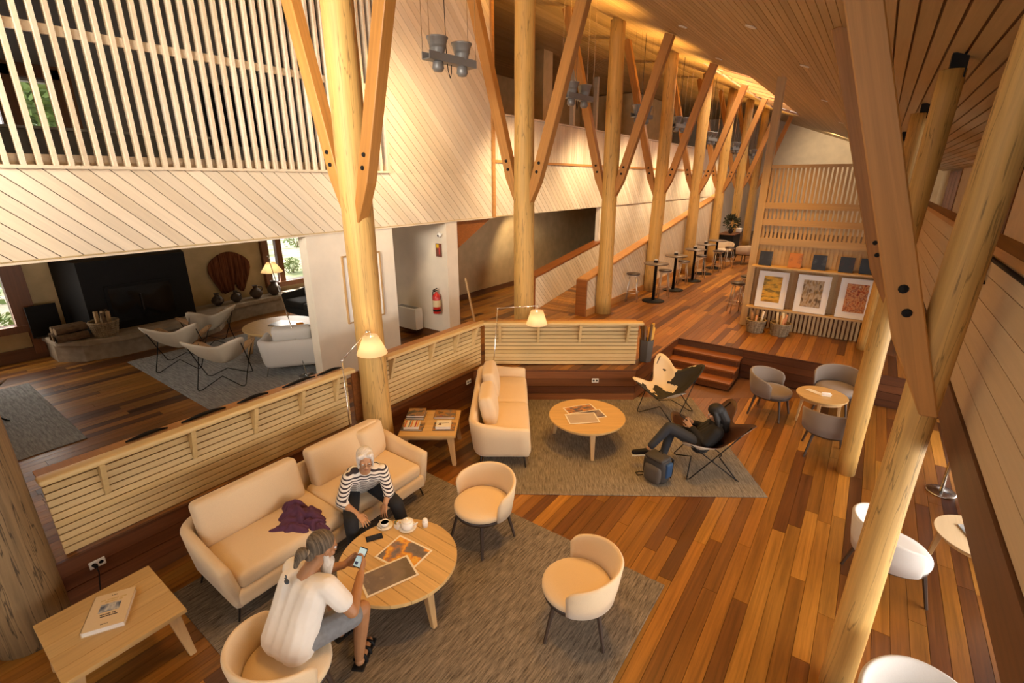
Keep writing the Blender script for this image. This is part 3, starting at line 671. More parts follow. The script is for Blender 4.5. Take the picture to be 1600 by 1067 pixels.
slat_rail('slatted_rail', 'short pale slatted rail behind the cream sofa and the round table', (-4.99, 6.075), (-2.88, 7.607), [0.10, 0.35, 0.62, 0.93])
MBp = MB().box((-5.06, 3.555, 0.9), (0.03, 0.22, 0.68)); o = tag(MBp.build('rail_panel', W['stair']), 'brown wooden panel between the long rail and the log column', 'panel')
for i, (x, y) in enumerate(((-5.16, 1.25), (-5.16, 1.75), (-5.16, 2.25), (-5.16, 2.8), (-5.16, 3.21))):
    m = MB(); L = 0.34 if i % 2 == 0 else 0.42
    m.tube([(0, -L / 2, 0.012), (0.01, -L / 4, 0.022), (0, 0, 0.026), (-0.01, L / 4, 0.022), (0, L / 2, 0.012)], [0.008, 0.017, 0.02, 0.017, 0.008], 8)
    o = tag(m.build('leather_roll', BLACK, None, True), 'dark soft roll lying on the ledge of the long rail, %s from the left' % names[i], 'roll', 'dark rolls on the rail ledge'); o.location = (x, y, 1.309)
# ================================================================ SHELF PARTITION
pt = thing('shelf_partition', 'slatted timber partition with display shelf and picture ledge', 'partition', (-1.86, 11.4, 0.55))
me = MB().box((0, 0, 1.65), (0.045, 0.03, 3.30)).mesh('slat')
for i in range(28): link('slat', me, W['part'], pt, (0.06 + i * 0.075, 0, 0))
for z, h in ((3.30, 0.06), (2.55, 0.12), (2.22, 0.12), (1.84, 0.14)): MB().box((1.05, -0.03, z), (2.14, 0.03, h)).build('cross_rail', W['parth'], pt)
MB().box((1.05, 0.012, 1.14), (2.1, 0.02, 1.32)).build('back_board', W['parth'], pt)
bevel(MB().box((1.05, -0.14, 1.335), (2.14, 0.26, 0.035)).build('shelf', W['parth'], pt))
bevel(MB().box((1.05, -0.12, 0.455), (2.14, 0.22, 0.035)).build('picture_ledge', W['parth'], pt))
bevel(MB().box((-0.05, 0, 2.45), (0.14, 0.16, 4.9)).build('post', W['part'], pt)); bevel(MB().box((2.16, 0, 1.66), (0.12, 0.14, 3.32)).build('post', W['part'], pt)); MB().box((1.05, 0.03, 0.24), (2.1, 0.02, 0.46)).build('kick_board', W['dark'], pt)
def framed(name, label, loc, w, h, mat, rz=0, tilt=0.0, frame=WPLAST, mat_w=0.11, group=None):
    f = thing(name, label, 'picture', loc, rz, group)
    def part(nm, mb, mt):
        o = mb.build(nm, mt, f); o.rotation_euler = (-tilt, 0, 0); return o
    m = MB(); t = 0.022
    for x in (-w / 2 + t / 2, w / 2 - t / 2): m.box((x, 0, h / 2), (t, 0.03, h))
    for z in (t / 2, h - t / 2): m.box((0, 0, z), (w - 2 * t, 0.03, t))
    part('frame', m, frame); part('mat', MB().box((0, 0.004, h / 2), (w - 2 * t, 0.012, h - 2 * t)), PAPER)
    part('print', MB().box((0, -0.004, h / 2 + 0.01), (w - 2 * mat_w, 0.006, h - 2 * mat_w), 0), mat); return f
framed('framed_print', 'white framed print of golden hills on the picture ledge', (-1.45, 11.24, 1.03), 0.56, 0.76, blotch('golden_hills', [(0.10, 0.07, 0.01), (0.55, 0.27, 0.02), (0.75, 0.42, 0.04), (0.16, 0.11, 0.02), (0.6, 0.35, 0.03)], 2.2, stretch=(1.2, 1, 4.5)), tilt=0.06, group='prints on the picture ledge')
framed('framed_print', 'white framed print of a boardwalk between trees, in the middle of the ledge', (-0.72, 11.24, 1.03), 0.57, 0.76, blotch('boardwalk_print', [(0.07, 0.05, 0.02), (0.20, 0.12, 0.05), (0.5, 0.38, 0.24), (0.35, 0.2, 0.06), (0.12, 0.09, 0.04)], 6, stretch=(2.5, 1, 1)), tilt=0.06, group='prints on the picture ledge')
framed('framed_print', 'white framed print of a red autumn bush at the right end of the ledge', (0.01, 11.24, 1.03), 0.57, 0.77, blotch('autumn_print', [(0.25, 0.04, 0.01), (0.5, 0.12, 0.02), (0.6, 0.3, 0.1), (0.32, 0.06, 0.01), (0.55, 0.4, 0.2)], 14), tilt=0.06, group='prints on the picture ledge')
for i, (x, lab, col, col2) in enumerate(((-1.66, 'book with a slate grey mountain cover', (0.025, 0.028, 0.035), (0.08, 0.085, 0.09)), (-1.12, 'book with an orange and maroon cover', (0.55, 0.2, 0.03), (0.08, 0.02, 0.02)), (-0.70, 'book with a dark blue peak cover', (0.012, 0.014, 0.022), (0.12, 0.12, 0.13)), (-0.25, 'dark book with a reddish spine', (0.010, 0.009, 0.010), (0.06, 0.01, 0.01)), (0.08, 'dark navy book at the right end', (0.010, 0.012, 0.016), (0.02, 0.024, 0.03)))):
    b = thing('display_book', lab + ' standing on the partition shelf', 'book', (x, 11.26, 1.904), R(random.uniform(-6, 6)), 'books on the partition shelf')
    for nm, y, t, w, mt in (('cover', -0.02, 0.004, 0.235, blotch('cover_%d' % i, [col, col, col2], 5, 0.4)), ('pages', 0, 0.03, 0.228, PAPER), ('back_cover', 0.02, 0.004, 0.235, plain('backcover_%d' % i, col, 0.5))):
        o = MB().box((0, y, 0.145), (w, t, 0.29 if nm != 'pages' else 0.282)).build(nm, mt, b); o.rotation_euler = (-0.12, 0, 0)
WICK = streak('wicker', (0.16, 0.11, 0.06), (0.42, 0.32, 0.2), 'X', 30, 30, 0.8)
for i, (x, y, lab) in enumerate(((-1.60, 10.95, 'round wicker basket of rolled posters beside the partition post'), (-1.14, 10.97, 'round wicker basket of paper rolls below the boardwalk print'))):
    b = thing('wicker_basket', lab, 'basket', (x, y, 0.552), 0, 'wicker baskets below the shelf')
    m = MB()
    for k in range(9):
        z = 0.012 + k * 0.03; r = 0.15 + 0.035 * k / 8
        m.tube([(r * math.cos(a * R(15)), r * math.sin(a * R(15)), z + (0.003 if (a + k) % 2 else -0.003)) for a in range(24)], 0.017, 6, closed=True)
    m.lathe([(0.0, 0.004), (0.15, 0.004), (0.15, 0.02), (0.0, 0.02)], 20); m.build('weave', WICK, b, True)
    rr = random.Random(i + 3)
    for k in range(9):
        a = rr.uniform(0, 6.28); q = rr.uniform(0.02, 0.10); ln = rr.uniform(0.36, 0.46)
        col = rr.choice([(0.6, 0.45, 0.3), (0.35, 0.18, 0.08), (0.7, 0.62, 0.5), (0.2, 0.12, 0.07), (0.55, 0.25, 0.12)])
        MB().tube([(q * math.cos(a), q * math.sin(a), 0.03), (q * 1.5 * math.cos(a + 0.2), q * 1.5 * math.sin(a + 0.2), ln)], 0.022, 10).build('paper_roll', plain('roll_paper_%d_%d' % (i, k), col, 0.7), b, True)
# ================================================================ HANGING UPLIGHTS
def uplight(i, x, y, z, label):
    t = thing('hanging_uplight', label, 'light fixture', (x, y, z), R(84), 'hanging twin uplights')
    MB().box((0, -0.07, 0), (0.78, 0.012, 0.09)).box((0, 0.07, 0), (0.78, 0.012, 0.09)).box((0, 0, -0.04), (0.78, 0.13, 0.012)).build('channel', ALU, t)
    for s in (-1, 1):
        h = MB().lathe([(0.07, 0.0), (0.085, 0.06), (0.125, 0.2), (0.135, 0.205), (0.135, 0.22), (0.118, 0.22), (0.10, 0.10), (0.0, 0.09)], 18, (s * 0.2, 0, 0.0)).build('lamp_head', ALU, t, True)
        MB().lathe([(0.0, 0.196), (0.112, 0.2)], 18, (s * 0.2, 0, 0.0)).build('lens', emit('uplight_lens', (1.0, 0.85, 0.6), 6) if i == 0 and s < 0 else bpy.data.materials['uplight_lens'], h)
        MB().lathe([(0.0, -0.16), (0.05, -0.155), (0.075, -0.12), (0.065, -0.05), (0.05, -0.03)], 14, (s * 0.2, 0, 0.0)).build('lamp_base', ALU, t, True)
        for yy in (-0.07, 0.07):
            L = ceil_z(x - yy) - z + 0.01
            MB().tube([(s * 0.38, yy, 0.02), (s * 0.38, yy, L)], 0.004, 6).build('wire', CHROME, t)
    MB().tube([(0.02, 0, -0.05), (0.03, 0.02, -0.14), (0.0, 0.01, -0.2), (-0.04, 0, -0.12), (-0.06, 0, 0.1), (-0.08, 0, ceil_z(x) - z)], 0.006, 6).build('cable', DKMET, t)
    return t
UPL = [(-4.7, 5.14, 5.03), (-4.7, 8.48, 5.0), (-4.7, 11.5, 4.97), (-4.7, 14.16, 4.97), (-4.7, 17.3, 4.82), (-4.7, 20.7, 4.7), (-4.7, 24.2, 4.6)]
for i, (x, y, z) in enumerate(UPL):
    uplight(i, x, y, z, 'grey twin uplight hung on wires, %s from the viewer' % names[i])
    spot('uplight_lamp', (x, y, z + 0.24), (x - 0.3, y, z + 3), 330, WARM, 120, 0.6, 0.1)
    spot('wallwash_lamp', (x - 0.1, y, z - 0.3), (-6.4, y + 0.5, 4.2 if i == 0 else 2.8), 300 if i == 0 else 440, WARM2, 110, 1.0, 0.08)
# ================================================================ RUGS
def rug(label, c, w, l, z, mat, rz=0, group=None):
    o = bevel(MB().box((0, 0, 0.006), (w, l, 0.012)).build('rug', mat), 0.004, 1); o.location = (*c, z); o.rotation_euler = (0, 0, rz)
    return tag(o, label, 'rug', group)
RUGW = streak('rug_weave_long', (0.075, 0.060, 0.045), (0.32, 0.26, 0.195), 'Y', 6, 75)
rug('grey woven rug under the front sofa and the set round table', (-2.745, 2.335), 3.61, 2.77, 0.0, RUGW)
ra = R(34.8); ca, sa = math.cos(ra), math.sin(ra)
rug('grey woven rug under the bare round table and the cowhide chair', (-3.24 + ca * 1.73 - sa * 1.39, 3.77 + sa * 1.73 + ca * 1.39), 3.46, 2.78, 0.0, streak('rug_weave_taupe', (0.12, 0.095, 0.07), (0.33, 0.28, 0.21), 'Y', 6, 75), ra)
rug('blue grey rug at the left edge of the fireside room', (-8.85, -0.1), 2.9, 2.6, 0.551, RUGY)
rug('blue grey rug under the leather butterfly chairs', (-8.4, 4.0), 3.5, 3.1, 0.551, RUGY)
# ================================================================ SOFAS
def sweep(m, path, sect_fn, closed_ends=True):
    """path: list of (point, outward normal); sect_fn(i) -> list of (offset along normal, z)"""
    k = None; vs = []
    for i, (p, n) in enumerate(path):
        s = sect_fn(i); k = len(s)
        for off, z in s: vs.append((p[0] + n[0] * off, p[1] + n[1] * off, z))
    fs = [(i * k + j, i * k + (j + 1) % k, (i + 1) * k + (j + 1) % k, (i + 1) * k + j) for i in range(len(path) - 1) for j in range(k)]
    fs = [tuple(reversed(f)) for f in fs]
    if closed_ends: fs += [tuple(range(k)), tuple(reversed(range((len(path) - 1) * k, len(path) * k)))]
    return m.add(vs, fs)
def sofa(name, label, cat, loc, rz, L, D, fab, ncush, backs, legmat=DKMET, back_h=0.66, arm_h=0.60):
    t = thing(name, label, cat, loc, rz)
    MB().rbox((0, 0.02, 0.245), (L - 0.10, D - 0.10, 0.17), 0.05, 3).build('base', fab, t, True)
    rc = 0.14; hx, hy = L / 2 - 0.05, D / 2 - 0.05; path = []
    def seg(a, b, n, steps=5):
        for i in range(steps + 1): path.append(((a[0] + (b[0] - a[0]) * i / steps, a[1] + (b[1] - a[1]) * i / steps), n))
    path.append(((-hx, hy), (-1, 0))); seg((-hx, hy - 0.02), (-hx, -hy + rc), (-1, 0))
    for i in range(1, 6): a = math.pi + i * math.pi / 12; path.append(((-hx + rc + rc * math.cos(a), -hy + rc + rc * math.sin(a)), (math.cos(a), math.sin(a))))
    seg((-hx + rc, -hy), (hx - rc, -hy), (0, -1), 7)
    for i in range(1, 6): a = 1.5 * math.pi + i * math.pi / 12; path.append(((hx - rc + rc * math.cos(a), -hy + rc + rc * math.sin(a)), (math.cos(a), math.sin(a))))
    seg((hx, -hy + rc), (hx, hy - 0.02), (1, 0)); path.append(((hx, hy), (1, 0)))
    n = len(path)
    def sect(i):
        e = min(i, n - 1 - i); y = path[i][0][1]
        back = max(0, min(1, (-y + hy * 0.2) / (hy * 1.1))); h = arm_h + (back_h - arm_h) * back
        w = 0.046
        if e == 0: h -= 0.035; w = 0.018
        elif e == 1: h -= 0.01
        f = 0.045
        return [(-w - 0.02, 0.17), (w - 0.03, 0.165), (w - 0.005, 0.22), (w + f * 0.6, h * 0.7), (w + f, h - 0.03), (w * 0.55 + f, h - 0.006), (f, h), (-w * 0.55 + f, h - 0.006), (-w + f, h - 0.03), (-w + f * 0.4, h * 0.7), (-w - 0.01, 0.3)]
    m = sweep(MB(), path, sect); m.build('shell', fab, t, True)
    W_ = (L - 0.17) / ncush
    for i in range(ncush):
        MB().rbox((-(L - 0.17) / 2 + W_ * (i + 0.5), 0.06, 0.395), (W_ - 0.006, D - 0.2, 0.16), 0.055, 5, 0.012).build('seat_cushion', fab, t, True)
    for (x, w, h, tilt, yaw) in backs:
        o = MB().rbox((0, 0, h / 2), (w, 0.18, h), 0.055, 6, 0.0).build('back_cushion', fab, t, True); o.location = (x, -D / 2 + 0.245, 0.44); o.rotation_euler = (tilt, 0, yaw)
        for v in o.data.vertices:
            q = (1 - (v.co.x / (w / 2)) ** 2) * (1 - ((v.co.z - h / 2) / (h / 2)) ** 2); v.co.y += math.copysign(0.035, v.co.y) * max(q, 0)
    for sx in (-1, 1):
        for sy in (-1, 1):
            x, y = sx * (L / 2 - 0.09), sy * (D / 2 - 0.12)
            MB().tube([(x * 0.9, y, 0.165), (x + sx * 0.01, y, 0.15), (x + sx * 0.05, y + sy * 0.02, 0.0)], [0.012, 0.012, 0.009], 8).build('leg', legmat, t, True)
    return t
sofa('sofa', 'cream two seat sofa with a purple jacket on it below the long slatted rail', 'sofa', (-4.11, 2.27, 0.012), facing(1, 0), 2.24, 0.92, CREAM, 2, [(0.55, 0.98, 0.44, 0.24, 0), (-0.53, 0.92, 0.44, 0.24, 0), (-0.84, 0.40, 0.42, 0.10, 0.3)])
sofa('sofa', 'empty cream two seat sofa beside the bare round table', 'sofa', (-3.93, 5.20, 0.012), facing(0.809, 0.588), 2.10, 0.80, CREAM, 2, [(0.42, 0.62, 0.43, 0.2, 0), (-0.42, 0.62, 0.43, 0.2, 0)])
sofa('lounge_chair', 'boxy white armchair in the fireside room beside the oval table', 'armchair', (-7.48, 4.1, 0.563), facing(-0.80, 0.6), 0.98, 0.86, WHITEF, 1, [(0, 0.6, 0.36, 0.2, 0)], CHROME, 0.62, 0.56)
sofa('sofa', 'black sofa by the bright fireside window', 'sofa', (-9.75, 6.0, 0.563), facing(0.0, -1), 1.6, 0.85, plain('black_fabric', (0.02, 0.02, 0.02), 0.9), 2, [(0.38, 0.7, 0.4, 0.2, 0), (-0.38, 0.7, 0.4, 0.2, 0)], DKMET, 0.66, 0.6)
sofa('sofa', 'white sofa under the mezzanine, mostly hidden by the right parapet', 'sofa', (2.05, 6.5, 0.0), facing(-0.9, -0.3), 1.5, 0.85, WHITEF, 2, [(0.36, 0.66, 0.4, 0.2, 0), (-0.36, 0.66, 0.4, 0.2, 0)])
# ================================================================ TUB CHAIRS
def tub_chair(label, loc, rz, fab, group, name='tub_chair'):
    t = thing(name, label, 'chair', loc, rz, group)
    MB().lathe([(0.0, 0.345), (0.27, 0.345), (0.30, 0.36), (0.305, 0.395), (0.0, 0.395)], 32).build('seat_ring', CHLEG, t, True)
    MB().lathe([(0.0, 0.395), (0.29, 0.395), (0.312, 0.415), (0.312, 0.445), (0.29, 0.468), (0.2, 0.48), (0.0, 0.484)], 36).build('seat_cushion', fab, t, True)
    path = []; n = 34; span = R(104)
    for i in range(n + 1):
        a = -math.pi / 2 - span + 2 * span * i / n; path.append(((0.315 * math.cos(a), 0.315 * math.sin(a)), (math.cos(a), math.sin(a))))
    def sect(i):
        u = abs(2 * i / n - 1); h = 0.755 - 0.10 * u ** 2; e = min(i, n - i)
        if e == 0: h -= 0.05
        elif e == 1: h -= 0.015
        w = 0.019 if e else 0.010; f = 0.055 * (1 - 0.5 * u)
        return [(-w * 0.6, 0.40), (w, 0.392), (w + f * 0.45, 0.52), (w + f, h - 0.02), (w * 0.5 + f, h - 0.003), (f, h), (-w * 0.5 + f, h - 0.003), (-w + f, h - 0.02), (-w + f * 0.4, 0.52)]
    sweep(MB(), path, sect).build('backrest', fab, t, True)
    for sx in (-1, 1):
        for sy in (-1, 1):
            a = Vector((sx * 0.19, sy * 0.19, 0.35)); b = Vector((sx * 0.255, sy * 0.255, 0.0))
            MB().tube([a, b], [0.022, 0.015], 6).build('leg', CHLEG, t)
    t.scale = (0.93, 0.93, 0.95)
    return t
G1 = 'cream tub chairs around the set table'
tc1 = tub_chair('cream tub chair facing the viewer between the set table and the empty sofa', (-2.72, 3.22, 0.012), facing(-0.12, -1), CREAM, G1)
dup(tc1, (-1.42, 2.87, 0.012), facing(-0.86, -0.42), 'cream tub chair at the outer corner of the front rug, back to the right', G1)
dup(tc1, (-2.70, 1.08, 0.012), facing(0.12, 1), 'cream tub chair in which the man sits', G1)
G2 = 'taupe tub chairs around the small cafe table'
tt1 = tub_chair('taupe tub chair left of the small cafe table', (-0.80, 8.16, 0), facing(0.95, -0.15), TAUPE, G2)
dup(tt1, (0.02, 8.86, 0), facing(-0.1, -1), 'taupe tub chair behind the small cafe table, against the platform', G2)
dup(tt1, (0.03, 7.30, 0), facing(-0.15, 1), 'taupe tub chair in front of the small cafe table, back to the viewer', G2)
G3 = 'white tub chairs by the right windows'
tw1 = tub_chair('white tub chair crossed by the nearest log column', (0.70, 4.92, 0), facing(0.85, 0.45), WHITEF, G3)
dup(tw1, (0.80, 3.0, 0), facing(0.25, -1), 'white tub chair cut off at the lower right edge', G3)
dup(tw1, (1.75, 4.15, 0), facing(-0.4, 1), 'white tub chair under the mezzanine of which one leg shows', G3)
G4 = 'pale tub chairs far down the hall'
PALEF = plain('pale_fabric', (0.62, 0.50, 0.36), 0.9)
tf = tub_chair('pale tub chair far down the hall beside a stool', (-4.55, 20.6, 0.552), facing(0.2, -1), PALEF, G4)
dup(tf, (-3.75, 20.2, 0.552), facing(-0.7, 0.7), 'pale tub chair far down the hall, right of its pair', G4)
# ================================================================ TABLES
def leg_taper(t, a, b, w0, w1, mat):
    a, b = Vector(a), Vector(b); vs = []
    for p, w in ((a, w0), (b, w1)): vs += [(p.x + i * w / 2, p.y + j * w / 2, p.z) for i, j in ((-1, -1), (1, -1), (1, 1), (-1, 1))]
    return bevel(MB().add(vs, [(0, 1, 2, 3), (7, 6, 5, 4), (0, 4, 5, 1), (1, 5, 6, 2), (2, 6, 7, 3), (3, 7, 4, 0)]).build('leg', mat, t), 0.005, 1)
def plank_top(t, r, z, th, n, mat):            # round top from straight planks, each its own part
    w = 2 * r / n
    for i in range(n):
        y0, y1 = -r + i * w + 0.0012, -r + (i + 1) * w - 0.0012; pts = []
        ys = [y0 + (y1 - y0) * k / 6 for k in range(7)]
        for y in ys: pts.append((math.sqrt(max(r * r - y * y, 0.0004)), y))
        for y in reversed(ys): pts.append((-math.sqrt(max(r * r - y * y, 0.0004)), y))
        bevel(MB().prism(pts, 'z', z - th, z).build('top_plank', mat, t), 0.0025, 1)
def round_table(label, loc, rz, r, h, planks, angs, th=0.035, mat=W['oak'], cat='table', name='round_table', legw=0.075):
    t = thing(name, label, cat, loc, rz)
    if planks: plank_top(t, r, h, th, planks, mat)
    else: bevel(MB().lathe([(0.0, h - th), (r - 0.012, h - th), (r, h - th + 0.012), (r, h), (0.0, h)], 56).build('top', mat, t), 0.003, 1)
    MB().lathe([(r * 0.5, h - th - 0.045), (r * 0.86, h - th - 0.045), (r * 0.86, h - th - 0.001), (r * 0.5, h - th - 0.001)], 36).build('apron', W['oakleg'], t)
    for a in angs:
        a = R(a); leg_taper(t, (r * 0.80 * math.cos(a), r * 0.80 * math.sin(a), h - th), (r * 0.93 * math.cos(a), r * 0.93 * math.sin(a), 0), legw, legw * 0.6, W['oakleg'])
    return t
round_table('round oak table of planks set with coffee, prints and a phone', (-2.84, 2.20, 0.012), 0, 0.515, 0.42, 8, (-8, 112, 232))
round_table('round oak coffee table bearing only prints, on the rear rug', (-2.77, 5.62, 0.012), R(36), 0.535, 0.42, 0, (-88, 32, 152))
round_table('oval looking oak table in the fireside room', (-8.7, 4.52, 0.563), 0, 0.64, 0.44, 0, (-100, 20, 140), legw=0.10)
round_table('small oak cafe table between three taupe chairs', (-0.13, 8.02, 0), 0, 0.335, 0.57, 0, (30, 150, 270), 0.028, legw=0.05)
round_table('pale round side table under the mezzanine at right', (1.36, 5.52, 0), 0, 0.34, 0.45, 0, (-60, 60, 180), 0.02, W['paley'], legw=0.05)
def rect_table(label, loc, rz, w, d, h):
    t = thing('side_table', label, 'table', loc, rz)
    n = 5
    for i in range(n):
        bevel(MB().box((0, -d / 2 + d * (i + 0.5) / n, h - 0.017), (w, d / n - 0.002, 0.034)).build('top_plank', W['oak'], t), 0.002, 1)
    MB().box((0, d / 2 - 0.08, h - 0.065), (w - 0.16, 0.025, 0.06)).box((0, -d / 2 + 0.08, h - 0.065), (w - 0.16, 0.025, 0.06)).build('apron', W['oakleg'], t)
    for sx in (-1, 1):
        for sy in (-1, 1): leg_taper(t, (sx * (w / 2 - 0.08), sy * (d / 2 - 0.08), h - 0.034), (sx * (w / 2 - 0.03), sy * (d / 2 - 0.03), 0), 0.085, 0.05, W['oakleg'])
    return t
rect_table('square oak side table with one large book at the lower left', (-4.12, 0.49, 0), R(90), 0.74, 0.76, 0.45)
rect_table('square oak side table with four piles of books beside the log column', (-4.38, 4.14, 0), R(36), 0.75, 0.74, 0.45)
# ================================================================ BOOKS, PRINTS AND TABLEWARE
def book(label, loc, rz, w, l, h, cov, group=None, name='book'):
    b = thing(name, label, 'book', loc, rz, group)
    MB().box((0, 0, h / 2), (w - 0.008, l - 0.010, h - 0.008)).build('pages', PAPER, b)
    m = MB().box((0, 0, 0.002), (w, l, 0.004)).box((-w / 2 + 0.002, 0, h / 2), (0.004, l, h)); m.build('back_cover', plain('cover_side', cov[1], 0.5), b)
    MB().box((0, 0, h - 0.002), (w, l, 0.004)).build('front_cover', cov[0] if not isinstance(cov[0], tuple) else plain('cover', cov[0], 0.45), b); return b
INK = plain('ink', (0.03, 0.03, 0.04), 0.6); GINK = plain('gold_ink', (0.55, 0.38, 0.12), 0.6); OINK = plain('orange_ink', (0.75, 0.2, 0.03), 0.6)
bk = book('large cream hardback with a small mountain photo, on the lower left side table', (-4.16, 0.50, 0.452), R(61), 0.26, 0.36, 0.045, ((0.72, 0.55, 0.33), (0.66, 0.5, 0.3)))
MB().box((0, 0.02, 0.0462), (0.13, 0.085, 0.001)).build('cover_photo', blotch('mountain_photo', [(0.05, 0.07, 0.12), (0.25, 0.27, 0.32), (0.6, 0.58, 0.55), (0.12, 0.13, 0.18)], 18, 0.4), bk)
def print_line(parent, w, h, y, z, mat, seed, x0=0.0):          # a line of print too small to read
    rr = random.Random(seed); m = MB(); x = -w / 2
    while x < w / 2:
        l = rr.uniform(0.5, 1.1) * h
        if rr.random() > 0.16: m.box((x0 + x + l / 2, y, z), (l * 0.8, h * rr.uniform(0.7, 1.0), 0.0006))
        x += l
    o = m.build('print_line', mat, parent); o['kind'] = 'stuff'
print_line(bk, 0.17, 0.011, 0.108, 0.0456, GINK, 1, 0.01); print_line(bk, 0.11, 0.010, 0.086, 0.0456, GINK, 2, 0.01)
print_line(bk, 0.095, 0.012, -0.048, 0.0456, INK, 3); print_line(bk, 0.115, 0.012, -0.068, 0.0456, INK, 4); print_line(bk, 0.04, 0.008, -0.145, 0.0456, INK, 5); print_line(bk, 0.035, 0.009, 0.148, 0.0456, INK, 6)
ux, uy = Vector((ca * 1.0, sa * 1.0)), Vector((-sa, ca))
def on2(a, b): return (-4.38 + 0.809 * a - 0.588 * b, 4.14 + 0.588 * a + 0.809 * b)
B2 = 'books on the rear side table'
k1 = blotch('dark_peak_cover', [(0.02, 0.018, 0.015), (0.08, 0.07, 0.05), (0.4, 0.2, 0.06), (0.12, 0.11, 0.10)], 9, 0.35); k2 = blotch('autumn_cover', [(0.04, 0.035, 0.02), (0.45, 0.2, 0.03), (0.10, 0.12, 0.12), (0.35, 0.05, 0.02)], 10, 0.35, seed=4)
x, y = on2(-0.23, 0.19); book('lower black photo book in the back left pile', (x, y, 0.452), R(34), 0.25, 0.24, 0.03, (k1, (0.01, 0.01, 0.01)), B2); book('upper black photo book in the back left pile', (x, y, 0.484), R(36), 0.24, 0.235, 0.03, (k1, (0.01, 0.01, 0.01)), B2)
x, y = on2(0.17, 0.20); book('photo book with orange and black autumn cover at the back right', (x, y, 0.452), R(36), 0.29, 0.22, 0.035, (k2, (0.015, 0.012, 0.01)), B2)
x, y = on2(-0.22, -0.14); book('dark book lying under the striped book', (x, y, 0.452), R(35), 0.29, 0.20, 0.016, (k1, (0.02, 0.02, 0.015)), B2)
st_b = book('book with a striped orange, white and blue cover', (x - 0.01, y, 0.469), R(37), 0.20, 0.19, 0.035, ((0.7, 0.62, 0.5), (0.6, 0.55, 0.45)), B2)
for i, c in enumerate(((0.55, 0.14, 0.03), (0.75, 0.7, 0.6), (0.12, 0.18, 0.2), (0.6, 0.2, 0.04), (0.75, 0.65, 0.45), (0.45, 0.06, 0.03), (0.7, 0.35, 0.06))):
    MB().box((-0.082 + i * 0.0272, 0, 0.0354), (0.019, 0.188, 0.001)).build('stripe', plain('stripe_%d' % i, c, 0.5), st_b)
x, y = on2(0.20, -0.13); book('dark patterned book lying under the white book', (x, y, 0.452), R(36), 0.29, 0.20, 0.014, (k2, (0.03, 0.02, 0.01)), B2)
wb = book('white book with orange emblem and handwritten title', (x - 0.01, y, 0.467), R(38), 0.20, 0.19, 0.035, ((0.85, 0.80, 0.72), (0.8, 0.76, 0.7)), B2)
MB().tube([(-0.055 - 0.012 * math.cos(a * 0.5), 0.012 + 0.018 * math.sin(a * 0.5), 0.0356) for a in range(1, 11)] + [(-0.045 + 0.0062 * q, 0.004 + 0.006 * math.sin(q * 2.1) + 0.0007 * q, 0.0356) for q in range(20)], 0.0022, 5).build('script_title', INK, wb); MB().lathe([(0.0, 0.0), (0.024, 0.0)], 5, (-0.045, -0.025, 0.0358)).build('emblem', OINK, wb)
def print_sheet(label, pts, z, mat, group, bd=0.018):
    cx = sum(p[0] for p in pts) / 4; cy = sum(p[1] for p in pts) / 4
    dx, dy = pts[1][0] - pts[0][0] + pts[2][0] - pts[3][0], pts[1][1] - pts[0][1] + pts[2][1] - pts[3][1]; w = math.hypot(dx, dy) / 2
    l = (math.hypot(pts[3][0] - pts[0][0], pts[3][1] - pts[0][1]) + math.hypot(pts[2][0] - pts[1][0], pts[2][1] - pts[1][1])) / 2
    t = thing('photo_print', label, 'print', (cx, cy, z), math.atan2(dy, dx), group)
    MB().box((0, 0, 0.001), (w, l, 0.002)).build('sheet', PAPER, t); MB().box((0, 0, 0.0024), (w - 2 * bd, l - 2 * bd, 0.0008)).build('image', mat, t)
P1 = 'photo prints on the set table'; P2 = 'photo prints on the bare table'
sun = blotch('sunset_print', [(0.14, 0.11, 0.10), (0.17, 0.14, 0.13), (0.20, 0.16, 0.15), (0.70, 0.26, 0.03), (0.8, 0.45, 0.06), (0.55, 0.22, 0.05), (0.2, 0.16, 0.16), (0.14, 0.11, 0.12)], 6, 0.4, 5, seed=1.3); grey = blotch('glacier_print', [(0.15, 0.11, 0.07), (0.21, 0.165, 0.12), (0.24, 0.19, 0.15), (0.18, 0.14, 0.13), (0.5, 0.44, 0.36)], 3.2, 0.4, 7, seed=2.4)
print_sheet('white bordered print of orange sunset clouds lying under the grey one', [(-3.02, 2.07), (-3.04, 2.40), (-2.66, 2.44), (-2.62, 2.12)][::1], 0.4335, sun, P1)
print_sheet('white bordered grey brown print lying on top at the table edge', [(-2.95, 1.85), (-2.80, 2.27), (-2.54, 2.16), (-2.71, 1.75)], 0.4365, grey, P1)
print_sheet('print of dark peaks and orange light lying at the back', [(-3.14, 5.62), (-2.90, 6.00), (-2.68, 5.80), (-2.95, 5.44)], 0.4335, blotch('peaks_print', [(0.04, 0.04, 0.06), (0.10, 0.09, 0.12), (0.6, 0.25, 0.04), (0.08, 0.07, 0.09)], 8, 0.4, seed=5), P2)
print_sheet('print of a dark slope peeking out between the other two', [(-2.98, 5.52), (-2.70, 5.90), (-2.52, 5.72), (-2.80, 5.36)], 0.4365, blotch('slope_print', [(0.06, 0.05, 0.07), (0.15, 0.12, 0.14), (0.3, 0.22, 0.18)], 8, 0.4, seed=6), P2)
print_sheet('print of a pale beige lake lying in front', [(-3.03, 5.45), (-2.71, 5.74), (-2.52, 5.53), (-2.83, 5.22)], 0.4395, blotch('lake_print', [(0.45, 0.36, 0.28), (0.5, 0.41, 0.33), (0.25, 0.2, 0.22)], 2.0, 0.4, seed=7), P2)
